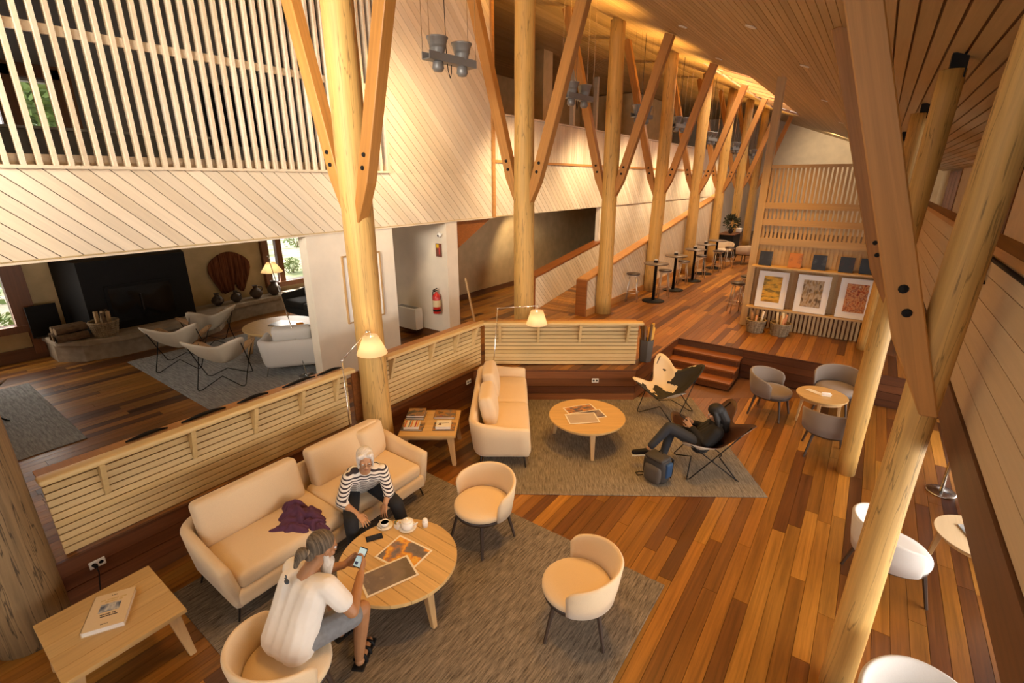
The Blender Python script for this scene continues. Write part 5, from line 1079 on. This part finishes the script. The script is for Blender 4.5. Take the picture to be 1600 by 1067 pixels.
# woven poncho on the wall
m = MB(); n = 30; vs = []
def pw(v):
    K = ((0, 0.22), (0.10, 0.36), (0.22, 0.45), (0.40, 0.47), (0.6, 0.42), (0.8, 0.34), (1.0, 0.26))
    for (a, p), (b_, q) in zip(K, K[1:]):
        if v <= b_: return p + (q - p) * (v - a) / (b_ - a)
for i in range(n + 1):
    u = -1 + 2 * i / n
    for j in range(13):
        v = 1 - j / 12; b_ = 0.22 + (0.16 * math.exp(-((u - 0.25) / 0.16) ** 2)) + 0.25 * max(0, abs(u) - 0.75)
        z = 1.12 - 0.06 * u * u - v * (1.12 - b_); vs.append((0.045 + 0.026 * math.sin(u * 24 + 0.5 * v) * min(1, v * 2), u * pw(v), z))
pp = m.add(vs, [(i * 13 + j, (i + 1) * 13 + j, (i + 1) * 13 + j + 1, i * 13 + j + 1) for i in range(n) for j in range(12)]).build('woven_poncho', streak('poncho_weave', (0.05, 0.016, 0.008), (0.26, 0.09, 0.04), 'Y', 26, 1, 0.95), None, True)
so = pp.modifiers.new('solid', 'SOLIDIFY'); so.thickness = 0.02; pp.location = (-11.74, 5.12, 0.93); tag(pp, 'dark red striped woven poncho hung on the ochre wall', 'poncho')
for k, (y, rz) in enumerate(((6.32, 0.2), (6.78, -0.2))):
    o = tag(MB().rbox((0, 0, 0.01), (0.22, 0.3, 0.02), 0.004, 2).build('magazine', PAPER), 'pale magazine on the hearth bench below the window, %s' % ('left' if k == 0 else 'right'), 'magazine'); o.location = (-11.45, y, 0.953); o.rotation_euler = (0, 0, rz)
c = tag(MB().rbox((0, 0, 0.03), (0.1, 0.1, 0.06), 0.015, 2).build('orange_candle', plain('candle_orange', (0.8, 0.3, 0.02), 0.5), None, True), 'small orange candle on the oval fireside table', 'candle'); c.location = (-8.33, 4.7, 1.004)
for k, (x, y, s) in enumerate(((-17.5, 9.9, 0.5), (-19, 12.2, 0.6), (-14.5, 1.4, 0.7), (-15.2, 2.6, 0.9), (-24, 14, 1.0), (-20, 1.5, 2.0))):
    b = thing('garden_shrub', 'shrub in the garden outside the %s window, %s' % ('bright fireside' if y > 5 else 'left fireside', ['nearest', 'middle', 'nearest', 'middle', 'farthest', 'farthest'][k]), 'shrub', (x, y, 0.25), 0, 'garden shrubs')
    m = MB(); foliage(m, (0, 0, 0.5 * s), 0.6 * s, 500, 0.14 * s, k); o = m.build('foliage', LEAFG, b); o['kind'] = 'stuff'
    for q in range(5): a = q * 1.26; MB().tube([(0, 0, 0), (0.25 * s * math.cos(a), 0.25 * s * math.sin(a), 0.5 * s)], [0.02, 0.008], 5).build('stem', BARK, b)
tr = thing('garden_tree', 'green tree outside the upper room window', 'tree', (-19, 3.2, 0.25)); MB().tube([(0, 0, 0), (0.1, 0, 2.5), (0, 0.1, 4.5)], [0.2, 0.15, 0.08], 8).build('trunk', BARK, tr, True); m = MB(); foliage(m, (0, 0, 5.2), 2.4, 2500, 0.4, 77, 0.1); o = m.build('foliage', LEAFG, tr); o['kind'] = 'stuff'
# ================================================================ BACKPACK AND JACKET
b = thing('backpack', 'grey and blue backpack standing at the feet of the woman with the phone', 'backpack', (-1.60, 5.30, 0.012), facing(-0.3, -1))
BPG = plain('pack_grey', (0.04, 0.034, 0.030), 0.7, noise_amt=0.1, nscale=60, bump=0.1); BPL = plain('pack_light', (0.085, 0.07, 0.058), 0.7, bump=0.1); BPB = plain('pack_blue', (0.012, 0.05, 0.13), 0.6)
o = MB().rbox((0, 0, 0.175), (0.30, 0.22, 0.35), 0.09, 5, 0.02).build('body', BPG, b, True); MB().rbox((0, 0.10, 0.14), (0.23, 0.08, 0.22), 0.04, 4, 0.02).build('front_pocket', BPL, b, True); MB().rbox((0, 0.02, 0.345), (0.26, 0.2, 0.05), 0.024, 3, 0.015).build('lid', BPG, b, True)
MB().rbox((-0.145, -0.01, 0.21), (0.05, 0.12, 0.2), 0.024, 3).build('side_panel', BPB, b, True); MB().rbox((0.145, 0, 0.18), (0.05, 0.16, 0.22), 0.024, 3).build('side_panel', BPG, b, True)
MB().tube([(-0.03, -0.03, 0.36), (-0.02, -0.04, 0.40), (0.02, -0.04, 0.40), (0.03, -0.03, 0.36)], 0.008, 6).build('grab_loop', BLACK, b, True)
for s in (-1, 1): MB().tube([(s * 0.07, -0.10, 0.33), (s * 0.10, -0.16, 0.28), (s * 0.11, -0.14, 0.1), (s * 0.12, -0.10, 0.05)], 0.014, 6).build('shoulder_strap', BLACK, b, True)
MB().tube([(0.14, 0.03, 0.05), (0.22, 0.06, 0.03), (0.25, 0.10, 0.015), (0.2, 0.12, 0.012), (0.15, 0.08, 0.03)], 0.008, 6).build('hip_strap', BLACK, b, True)
# ================================================================ PEOPLE
def fin(o, voxel, smooth=3):
    r = o.modifiers.new('remesh', 'REMESH'); r.mode = 'VOXEL'; r.voxel_size = voxel; r.use_smooth_shade = True
    s = o.modifiers.new('smooth', 'SMOOTH'); s.factor = 0.5; s.iterations = smooth; return o
V = Vector
def limb(m, pts, rs, n=12):
    for i in range(len(pts) - 1): m.cap(pts[i], pts[i + 1], rs[i], rs[i + 1], n)
def frame(fwd, up):
    f = V(fwd).normalized(); u = V(up); u = (u - f * u.dot(f)).normalized(); r = f.cross(u)
    return Matrix((r, f, u)).transposed()                       # columns: right, forward, up
def add_head(m, c, M, s=1.0, fem=False):
    c = V(c); P = lambda x, y, z: c + M @ V((x * s, y * s, z * s)); q = M.to_euler()
    m.ell(P(0, -0.012, 0.03), (0.073 * s, 0.092 * s, 0.085 * s), 18, q); m.ell(P(0, 0.014, -0.02), (0.060 * s, 0.072 * s, 0.085 * s), 16, q)
    m.ell(P(0, 0.034, -0.075), (0.040 * s, 0.042 * s, 0.034 * s), 12, q)                      # jaw and chin
    m.cap(P(0, 0.082, 0.022), P(0, 0.104, -0.018), 0.0085 * s, 0.0135 * s, 10)               # nose
    for k in (-1, 1):
        m.ell(P(k * 0.032, 0.074, 0.030), (0.022 * s, 0.012 * s, 0.008 * s), 10, q)          # brow
        m.ell(P(k * 0.040, 0.062, -0.020), (0.020 * s, 0.018 * s, 0.020 * s), 10, q)         # cheek
        m.ell(P(k * 0.074, -0.004, 0.0), (0.010 * s, 0.018 * s, 0.030 * s), 10, q)           # ear
    m.ell(P(0, 0.080, -0.047), (0.024 * s, 0.011 * s, 0.006 * s), 10, q); m.ell(P(0, 0.079, -0.058), (0.021 * s, 0.011 * s, 0.007 * s), 10, q)
def head_parts(root, c, M, s, lip):
    c = V(c); P = lambda x, y, z: c + M @ V((x * s, y * s, z * s))
    for k in (-1, 1):
        e = MB().ell(P(k * 0.031, 0.0755, 0.012), 0.011 * s, 10).build('eye', plain('eye_white', (0.75, 0.7, 0.65), 0.3), root, True)
        MB().ell(P(k * 0.031, 0.0845, 0.011), 0.0052 * s, 8).build('iris', BLACK, e, True)
    m = MB().ell(P(0, 0.0875, -0.0525), (0.021 * s, 0.005 * s, 0.008 * s), 10, M.to_euler()); m.build('lips', lip, root, True)
def add_hand(m, wrist, d, palm_n, side, curl=0.4, s=1.0, spread=0.10):
    """d: direction of the fingers; palm_n: direction the palm faces; side +1 puts the thumb to the d x palm_n side"""
    w = V(wrist); d = V(d).normalized(); n = V(palm_n); n = (n - d * n.dot(d)).normalized(); x = d.cross(n) * side
    for t in (-1.5, -0.5, 0.5, 1.5): m.cap(w + d * 0.012 * s + x * t * 0.011 * s, w + d * 0.082 * s + x * t * 0.0195 * s, 0.0125 * s, 0.0105 * s, 8)
    for t, ln in ((1.5, 0.070), (0.5, 0.080), (-0.5, 0.075), (-1.5, 0.060)):
        p = w + d * 0.085 * s + x * t * 0.0205 * s; dd = (d + x * t * spread).normalized(); a = 0.0; r = 0.0088 * s
        for k, f in enumerate((0.46, 0.30, 0.24)):
            a += curl * (0.6 if k == 0 else 1.0); v = dd * math.cos(a) + n * math.sin(a); q = p + v * ln * f * s; m.cap(p, q, r, r * 0.92, 8); p = q; r *= 0.92
    p = w + d * 0.025 * s + x * 0.026 * s; q = p + (d * 0.55 + x * 0.75 + n * 0.25).normalized() * 0.045 * s; m.cap(p, q, 0.0125 * s, 0.0105 * s, 8)
    q2 = q + (d * 0.85 + x * 0.25 + n * 0.35).normalized() * 0.032 * s; m.cap(q, q2, 0.0105 * s, 0.0092 * s, 8); m.cap(q2, q2 + (d * 0.9 + x * 0.05 + n * 0.4).normalized() * 0.022 * s, 0.0092 * s, 0.0075 * s, 8)
def torso(m, hipc, chest, neck, right, r_hip, r_w, r_ch, wid_h, wid_c, grow=0.0, belly=None):
    h, c, nk, x = V(hipc), V(chest), V(neck), V(right).normalized(); mid = h.lerp(c, 0.5)
    for k in (-1, 1):
        limb(m, [h + x * k * wid_h, mid + x * k * (wid_h + wid_c) * 0.46, c + x * k * wid_c], [r_hip + grow, r_w + grow, r_ch + grow])
    limb(m, [h, mid, c, c.lerp(nk, 0.6)], [r_hip + grow, r_w + grow, r_ch + grow, r_ch * 0.72 + grow])
    if belly: m.ell(belly[0], belly[1], 14)
def skin(name, col): return plain(name, col, 0.5, noise_amt=0.08, nscale=14, bump=0.03)
def stripes(name, c1, c2, pitch, up):
    m, nt, b = new_mat(name); N = nt.nodes; L = nt.links; tc = N.new('ShaderNodeTexCoord'); dt = N.new('ShaderNodeVectorMath'); dt.operation = 'DOT_PRODUCT'; dt.inputs[1].default_value = tuple(V(up).normalized() / pitch)
    nz = N.new('ShaderNodeTexNoise'); nz.inputs['Scale'].default_value = 6; L.new(tc.outputs['Object'], nz.inputs['Vector']); L.new(tc.outputs['Object'], dt.inputs[0])
    ad = N.new('ShaderNodeMath'); ad.operation = 'MULTIPLY_ADD'; ad.inputs[1].default_value = 1.0; L.new(nz.outputs['Fac'], ad.inputs[0]); L.new(dt.outputs['Value'], ad.inputs[2])
    ad.inputs[1].default_value = 0.4; ph = N.new('ShaderNodeMath'); ph.operation = 'ADD'; ph.inputs[1].default_value = 0.45; L.new(ad.outputs[0], ph.inputs[0]); fr = N.new('ShaderNodeMath'); fr.operation = 'FRACT'; L.new(ph.outputs[0], fr.inputs[0]); gt = N.new('ShaderNodeMath'); gt.operation = 'GREATER_THAN'; gt.inputs[1].default_value = 0.58; L.new(fr.outputs[0], gt.inputs[0])
    mx = N.new('ShaderNodeMix'); mx.data_type = 'RGBA'; mx.inputs[6].default_value = (*c1, 1); mx.inputs[7].default_value = (*c2, 1); L.new(gt.outputs[0], mx.inputs[0]); L.new(mx.outputs[2], b.inputs['Base Color']); b.inputs['Roughness'].default_value = 0.9; return m
# ---------------------------------------------------------------- woman in the striped shirt
def woman():
    root = thing('person', 'white haired person in striped shirt and black trousers sitting forward on the sofa', 'person', (-3.75, 2.5, 0.012))
    o0 = V(root.location); L = lambda p: V(p) - o0
    fwd = V((0.86, -0.5, 0)).normalized(); right = V((-0.5, -0.86, 0))
    hip = V((-3.88, 2.60, 0.555)); chest = V((-3.66, 2.515, 0.80)); neck = V((-3.60, 2.49, 0.90)); head = V((-3.565, 2.475, 1.015))
    shA, shB = V((-3.70, 2.35, 0.825)), V((-3.545, 2.645, 0.825)); elA, elB = V((-3.68, 2.235, 0.62)), V((-3.455, 2.635, 0.60)); wrA, wrB = V((-3.49, 2.27, 0.545)), V((-3.42, 2.555, 0.535))
    hA, hB = hip + right * 0.09, hip - right * 0.09; kA, kB = V((-3.50, 2.20, 0.50)), V((-3.36, 2.64, 0.50)); aA, aB = V((-3.42, 2.16, 0.09)), V((-3.25, 2.66, 0.09))
    M = frame((0.80, -0.50, -0.22), (0.1, -0.05, 1)); S = 0.96
    b = MB(); limb(b, [L(chest), L(neck), L(head) - V((0, 0, 0.04))], [0.075, 0.048, 0.046]); add_head(b, L(head), M, S)
    torso(b, L(hip), L(chest), L(neck), right, 0.105, 0.098, 0.088, 0.07, 0.085)
    for sh, el, wr, hp, kn, an, tip, sd in ((shA, elA, wrA, hA, kA, aA, V((-3.375, 2.29, 0.475)), 1), (shB, elB, wrB, hB, kB, aB, V((-3.385, 2.485, 0.435)), -1)):
        limb(b, [L(sh), L(el), L(wr)], [0.048, 0.040, 0.026]); add_hand(b, L(wr), tip - wr, (0.25, 0, -1), sd, 0.22, 0.95, 0.16)
        limb(b, [L(hp), L(kn), L(an)], [0.082, 0.056, 0.036]); ft = fwd * 0.16; b.cap(L(an) - V((0, 0, 0.045)), L(an) + ft - V((0, 0, 0.058)), 0.036, 0.028)
    SK = skin('skin_tan', (0.50, 0.26, 0.13)); fin(b.build('body', SK, root), 0.0055)
    head_parts(root, L(head), M, S, plain('lips_rose', (0.33, 0.12, 0.08), 0.5))
    up = (neck - hip).normalized(); s = MB(); torso(s, L(hip) + up * 0.02, L(chest), L(neck) - up * 0.07, right, 0.118, 0.112, 0.098, 0.072, 0.092, 0.008)
    for sh, el, wr in ((shA, elA, wrA), (shB, elB, wrB)):
        limb(s, [L(chest).lerp(L(sh), 0.6), L(sh), L(el), L(el).lerp(L(wr), 0.22)], [0.07, 0.062, 0.056, 0.050])
    fin(s.build('striped_shirt', stripes('shirt_stripes', (0.80, 0.74, 0.66), (0.04, 0.03, 0.035), 0.029, (0.42, -0.16, 1.0)), root), 0.008)
    t = MB()
    for hp, kn, an in ((hA, kA, aA), (hB, kB, aB)): limb(t, [L(hp), L(kn), L(an) + V((0, 0, 0.03))], [0.098, 0.070, 0.052])
    t.cap(L(hA), L(hB), 0.11, 0.11); fin(t.build('trousers', plain('black_trousers', (0.012, 0.012, 0.015), 0.85), root), 0.009)
    for an in (aA, aB): f_ = MB(); f_.cap(L(an) - V((0, 0, 0.05)), L(an) + fwd * 0.16 - V((0, 0, 0.056)), 0.04, 0.032); fin(f_.build('shoe', plain('dark_shoe', (0.03, 0.025, 0.02), 0.6), root), 0.008)
    H = MB(); P = lambda x, y, z: L(head) + M @ V((x * S, y * S, z * S)); q = M.to_euler()
    H.ell(P(0, -0.028, 0.045), (0.083, 0.094, 0.086), 18, q)
    for k in (-1, 1): H.ell(P(k * 0.066, -0.005, 0.015), (0.022, 0.050, 0.072), 12, q); H.ell(P(k * 0.044, 0.040, 0.088), (0.036, 0.026, 0.026), 12, q); H.ell(P(k * 0.068, 0.006, -0.045), (0.016, 0.034, 0.05), 10, q)
    fin(H.build('hair', streak('white_hair', (0.55, 0.50, 0.44), (0.85, 0.80, 0.74), 'X', 60, 14, 0.6), root), 0.006, 2)
    gl = MB()
    for k in (-1, 1):
        gl.tube([P(k * 0.031 + 0.022 * math.cos(a * R(30)), 0.098, 0.008 + 0.016 * math.sin(a * R(30))) for a in range(12)], 0.0016, 5, closed=True); gl.tube([P(k * 0.053, 0.097, 0.012), P(k * 0.076, 0.0, 0.012)], 0.0016, 5)
    gl.tube([P(-0.009, 0.1, 0.01), P(0.009, 0.1, 0.01)], 0.0016, 5); gl.build('glasses', DKMET, root)
woman()
# ---------------------------------------------------------------- man with the phone
def man():
    root = thing('person', 'bearded person with grey ponytail, white shirt and shorts holding a phone', 'person', (-2.76, 1.15, 0.012))
    o0 = V(root.location); L = lambda p: V(p) - o0
    right = V((0.985, 0.17, 0)); fwd = V((-0.17, 0.985, 0))
    hip = V((-2.735, 1.15, 0.59)); chest = V((-2.745, 1.30, 0.90)); neck = V((-2.735, 1.375, 1.03)); head = V((-2.705, 1.455, 1.145))
    shA, shB = V((-2.915, 1.335, 0.945)), V((-2.575, 1.375, 0.945)); elA, elB = V((-3.0, 1.50, 0.72)), V((-2.455, 1.465, 0.715)); wrA, wrB = V((-2.855, 1.685, 0.735)), V((-2.665, 1.70, 0.745))
    hA, hB = hip - right * 0.10, hip + right * 0.10; kA, kB = V((-2.97, 1.60, 0.52)), V((-2.56, 1.61, 0.545)); aA, aB = V((-2.93, 1.62, 0.10)), V((-2.595, 1.555, 0.10))
    M = frame((0.10, 0.80, -0.42), (0, 0.35, 1)); S = 1.02
    b = MB(); limb(b, [L(chest), L(neck), L(head) - V((0, 0.02, 0.05))], [0.085, 0.056, 0.054]); add_head(b, L(head), M, S)
    torso(b, L(hip), L(chest), L(neck), right, 0.112, 0.112, 0.10, 0.075, 0.095)
    ph = V((-2.765, 1.775, 0.775))
    for sh, el, wr, hp, kn, an, sd, pn in ((shA, elA, wrA, hA, kA, aA, 1, (1, 0.1, 0.3)), (shB, elB, wrB, hB, kB, aB, -1, (-1, 0.1, 0.25))):
        limb(b, [L(sh), L(el), L(wr)], [0.055, 0.046, 0.030]); add_hand(b, L(wr), (ph - wr) + V((0, 0.08, 0.05)), pn, sd, 0.48, 1.05)
        limb(b, [L(hp), L(kn), L(kn).lerp(L(an), 0.4), L(an)], [0.09, 0.062, 0.056, 0.038]); ft = V((-0.10, 0.17, 0)) if sd < 0 else V((0, 0.19, 0)); b.cap(L(an) - V((0, 0, 0.052)), L(an) + ft - V((0, 0, 0.07)), 0.038, 0.026)
    SK = skin('skin_brown', (0.40, 0.19, 0.085)); fin(b.build('body', SK, root), 0.006)
    head_parts(root, L(head), M, S, plain('lips_brown', (0.28, 0.11, 0.07), 0.5))
    up = (neck - hip).normalized(); s = MB(); torso(s, L(hip) - up * 0.02 + fwd * -0.01, L(chest), L(neck) - up * 0.06, right, 0.126, 0.116, 0.104, 0.080, 0.094, 0.004)
    for sh, el in ((shA, elA), (shB, elB)): limb(s, [L(chest).lerp(L(sh), 0.5), L(sh), L(sh).lerp(L(el), 0.60)], [0.095, 0.078, 0.074])
    sh_ = fin(s.build('shirt', plain('white_shirt', (0.80, 0.74, 0.66), 0.85, noise_amt=0.05, nscale=7, bump=0.1), root), 0.009)
    # small dark whale shaped print below the collar
    bk = -(chest - hip).normalized().cross(right).normalized(); c = L(chest) + up * 0.05 - right * 0.03
    n = (V((0, -1, 0.5)) - up * V((0, -1, 0.5)).dot(up)).normalized(); bs = c + n * 0.125
    w = MB(); w.ell(bs, (0.026, 0.010, 0.017), 12, (R(60), 0, R(-25))); w.ell(bs + up * 0.018 - right * 0.018, (0.006, 0.006, 0.014), 8, (R(60), 0, R(20))); w.ell(bs + up * 0.032 - right * 0.022, (0.012, 0.005, 0.005), 8, (R(60), 0, R(-10))); w.build('printed_emblem', plain('emblem_blue', (0.05, 0.07, 0.10), 0.7), root, True)
    t = MB()
    for hp, kn in ((hA, kA), (hB, kB)): limb(t, [L(hp), L(hp).lerp(L(kn), 0.80)], [0.100, 0.094])
    t.cap(L(hA), L(hB), 0.10, 0.10); fin(t.build('shorts', plain('grey_denim', (0.20, 0.20, 0.205), 0.85, noise_amt=0.12, nscale=30, bump=0.15), root), 0.009)
    for an, ft in ((aA, V((0, 0.19, 0))), (aB, V((-0.10, 0.17, 0)))):
        f_ = MB(); d = ft.normalized(); sd = d.cross(V((0, 0, 1))); f_.box(tuple(L(an) + ft * 0.42 - V((0, 0, 0.088))), (0.10, 0.29, 0.026), math.atan2(d.y, d.x) - math.pi / 2)
        sl = bevel(f_.build('sandal_sole', BLACK, root), 0.01)
        for q, h_ in ((0.10, 0.0), (0.50, -0.02), (0.85, -0.035)):
            c = L(an) + ft * q + V((0, 0, h_ - 0.035)); MB().tube([c + sd * 0.05 - V((0, 0, 0.04)), c + sd * 0.035 + V((0, 0, 0.018)), c + V((0, 0, 0.028)), c - sd * 0.035 + V((0, 0, 0.018)), c - sd * 0.05 - V((0, 0, 0.04))], 0.014, 6).build('strap', BLACK, sl, True)
    P = lambda x, y, z: L(head) + M @ V((x * S, y * S, z * S)); q = M.to_euler(); GH = streak('grey_hair', (0.05, 0.04, 0.03), (0.22, 0.17, 0.12), 'Y', 90, 10, 0.5)
    H = MB(); H.ell(P(0, -0.030, 0.042), (0.084, 0.100, 0.088), 18, q); H.ell(P(0, -0.085, -0.035), (0.050, 0.040, 0.050), 12, q); fin(H.build('hair', GH, root), 0.006, 2)
    B2_ = MB(); B2_.ell(P(0, -0.145, -0.03), (0.044, 0.040, 0.046), 14, q); B2_.cap(P(0, -0.11, -0.02), P(0, -0.15, -0.03), 0.03, 0.03); B2_.cap(P(0.0, -0.16, -0.05), P(0.01, -0.165, -0.11), 0.028, 0.016); fin(B2_.build('hair_bun', GH, root), 0.006, 2)
    MB().tube([P(0.026 * math.cos(a * R(30)), -0.112, -0.02 + 0.026 * math.sin(a * R(30))) for a in range(12)], 0.007, 6, closed=True).build('hair_tie', plain('hair_tie', (0.4, 0.3, 0.2), 0.7), root, True)
    D_ = MB(); D_.ell(P(0, 0.050, -0.085), (0.058, 0.044, 0.045), 14, q); D_.cap(P(0, 0.070, -0.10), P(0.01, 0.10, -0.235), 0.052, 0.030)
    for k in (-1, 1): D_.cap(P(k * 0.060, 0.005, -0.035), P(k * 0.045, 0.045, -0.09), 0.018, 0.028)
    fin(D_.build('beard', streak('white_beard', (0.5, 0.44, 0.36), (0.82, 0.76, 0.68), 'X', 50, 14, 0.8), root), 0.007, 2)
man()
scr = emit('lit_screen', (0.50, 0.72, 0.80), 0.55)
p = phone('lit phone held by the man above the set table', (-2.765, 1.78, 0.785), (R(42), 0, R(12)), scr); MB().box((-0.012, -0.045, 0.0054), (0.028, 0.022, 0.0004)).build('app_icon', plain('icon_blue', (0.03, 0.06, 0.2), 0.4), p)
# ---------------------------------------------------------------- woman in the butterfly chair
def reader():
    root = thing('person', 'person in black with long dark hair reclining in the butterfly chair, looking at a phone', 'person', (-1.22, 5.9, 0.012))
    o0 = V(root.location); L = lambda p: V(p) - o0
    fwd = V((-0.93, -0.35, 0)).normalized(); right = V((-0.35, 0.93, 0)).normalized(); side = -right
    hip = V((-1.28, 5.88, 0.40)); chest = V((-1.14, 5.95, 0.59)); neck = V((-1.12, 5.96, 0.70)); head = V((-1.16, 5.94, 0.815))
    shA, shB = chest + right * 0.155 + V((0, 0, 0.04)), chest - right * 0.155 + V((0, 0, 0.04)); elA, elB = V((-1.25, 6.12, 0.50)), V((-1.18, 5.74, 0.48)); wrA, wrB = V((-1.42, 5.97, 0.59)), V((-1.40, 5.85, 0.58))
    hA, hB = hip + right * 0.085, hip - right * 0.085; kA, kB = V((-1.63, 5.84, 0.50)), V((-1.63, 5.68, 0.58)); aA, aB = V((-1.68, 5.70, 0.11)), V((-1.80, 5.51, 0.30))
    M = frame((-0.85, -0.32, -0.40), (-0.2, 0, 1)); S = 0.95
    b = MB(); limb(b, [L(chest), L(neck), L(head) - V((0, 0, 0.05))], [0.075, 0.046, 0.044]); add_head(b, L(head), M, S); torso(b, L(hip), L(chest), L(neck), right, 0.10, 0.092, 0.085, 0.068, 0.082)
    for sh, el, wr, hp, kn, an, sd in ((shA, elA, wrA, hA, kA, aA, -1), (shB, elB, wrB, hB, kB, aB, 1)):
        limb(b, [L(sh), L(el), L(wr)], [0.045, 0.038, 0.025]); add_hand(b, L(wr), (V((-1.51, 5.89, 0.66)) - wr), right * -sd if False else (right if sd > 0 else -right), sd, 0.4, 0.95)
        limb(b, [L(hp), L(kn), L(an)], [0.078, 0.054, 0.036]); d = V((-0.15, -0.07, -0.03)); b.cap(L(an) - V((0, 0, 0.04)), L(an) + d - V((0, 0, 0.05)), 0.034, 0.026)
    fin(b.build('body', skin('skin_warm', (0.50, 0.27, 0.14)), root), 0.006); head_parts(root, L(head), M, S, plain('lips_dark', (0.32, 0.12, 0.09), 0.5))
    BK = plain('black_hoodie', (0.012, 0.011, 0.011), 0.9, bump=0.1); s = MB(); torso(s, L(hip), L(chest), L(neck) - V((0, 0, 0.03)), right, 0.118, 0.115, 0.10, 0.072, 0.088, 0.008)
    for sh, el, wr in ((shA, elA, wrA), (shB, elB, wrB)): limb(s, [L(chest).lerp(L(sh), 0.5), L(sh), L(el), L(el).lerp(L(wr), 0.88)], [0.07, 0.062, 0.054, 0.040])
    s.tube([L(neck) + V((0.07 * math.cos(a * R(30)), 0.07 * math.sin(a * R(30)), -0.02)) for a in range(12)], 0.03, 8, closed=True); fin(s.build('hoodie', BK, root), 0.009)
    t = MB()
    for hp, kn, an in ((hA, kA, aA), (hB, kB, aB)): limb(t, [L(hp), L(kn), L(kn).lerp(L(an), 0.90)], [0.094, 0.066, 0.050])
    t.cap(L(hA), L(hB), 0.10, 0.10); fin(t.build('jeans', plain('dark_jeans', (0.030, 0.033, 0.042), 0.85), root), 0.009)
    for an in (aA, aB):
        d = V((-0.17, -0.08, -0.035)); f_ = MB(); f_.cap(L(an) - V((0, 0, 0.045)), L(an) + d - V((0, 0, 0.048)), 0.042, 0.034); so_ = fin(f_.build('shoe', BLACK, root), 0.008)
        MB().beam(L(an) - d * 0.15 - V((0, 0, 0.088)), L(an) + d * 1.12 - V((0, 0, 0.082)), 0.082, 0.014).build('sole', WPLAST, so_)
    P = lambda x, y, z: L(head) + M @ V((x * S, y * S, z * S)); q = M.to_euler(); H = MB()
    H.ell(P(0, -0.028, 0.040), (0.086, 0.098, 0.088), 18, q)
    for k in (-1, 1): limb(H, [P(k * 0.068, 0.0, 0.03), P(k * 0.080, 0.0, -0.08), P(k * 0.085, 0.02, -0.20)], [0.030, 0.034, 0.026])
    limb(H, [P(0, -0.07, 0), P(0, -0.085, -0.13), P(0, -0.06, -0.26)], [0.075, 0.070, 0.045]); fin(H.build('hair', plain('black_hair', (0.008, 0.006, 0.005), 0.65), root), 0.007, 2)
reader()
phone('dark phone in the hands of the person in the butterfly chair', (-1.505, 5.89, 0.665), (R(35), 0, R(120)), plain('dim_screen', (0.05, 0.06, 0.07), 0.2))
# ---------------------------------------------------------------- purple jacket thrown on the sofa
def jacket():
    t = thing('purple_jacket', 'crumpled purple jacket thrown on the front sofa seat', 'jacket', (-3.92, 1.93, 0.478))
    PUR = plain('purple_cloth', (0.085, 0.024, 0.072), 0.75, noise_amt=0.15, nscale=20, bump=0.15)
    def heap(name, c, rx, ry, h, seed, rz, tail=None):
        n = 44; vs = []; fs = []; cr, sr = math.cos(rz), math.sin(rz)
        for j in range(n + 1):
            for i in range(n + 1):
                u, v = -1 + 2 * i / n, -1 + 2 * j / n
                k = max(abs(u), abs(v)); l = math.hypot(u, v); s_ = k / l if l > 1e-6 else 1     # square -> disc
                u2, v2 = u * s_, v * s_; rad = math.hypot(u2, v2); ang = math.atan2(v2, u2)
                edge = 1 + 0.22 * math.sin(3 * ang + seed) + 0.16 * math.sin(7 * ang + 2 * seed)
                x, y = u2 * rx * edge, v2 * ry * edge
                q = V((x * 7, y * 7, seed * 3.1)); fold = 1 - abs(noise.noise(q)) * 2; fold2 = 1 - abs(noise.noise(q * 2.1 + V((5, 0, 0)))) * 2
                z = h * (1 - rad ** 2.2) * (0.55 + 0.45 * fold) + 0.022 * fold2 * (1 - rad ** 4) + 0.006
                vs.append((c[0] + x * cr - y * sr, c[1] + x * sr + y * cr, max(z, 0.006)))
        for j in range(n):
            for i in range(n): a = j * (n + 1) + i; fs.append((a, a + 1, a + n + 2, a + n + 1))
        o = MB().add(vs, fs).build(name, PUR, t, True); so = o.modifiers.new('solid', 'SOLIDIFY'); so.thickness = 0.008; so.offset = 1; return o
    heap('body', (-0.05, 0.02), 0.20, 0.16, 0.12, 1.0, 0.5)
    heap('sleeve', (0.17, 0.05), 0.17, 0.07, 0.05, 2.3, 0.1)
    heap('sleeve', (0.04, -0.10), 0.17, 0.07, 0.06, 4.1, 0.75)
    heap('hood', (-0.16, 0.04), 0.12, 0.10, 0.13, 5.2, 0.2)
jacket()
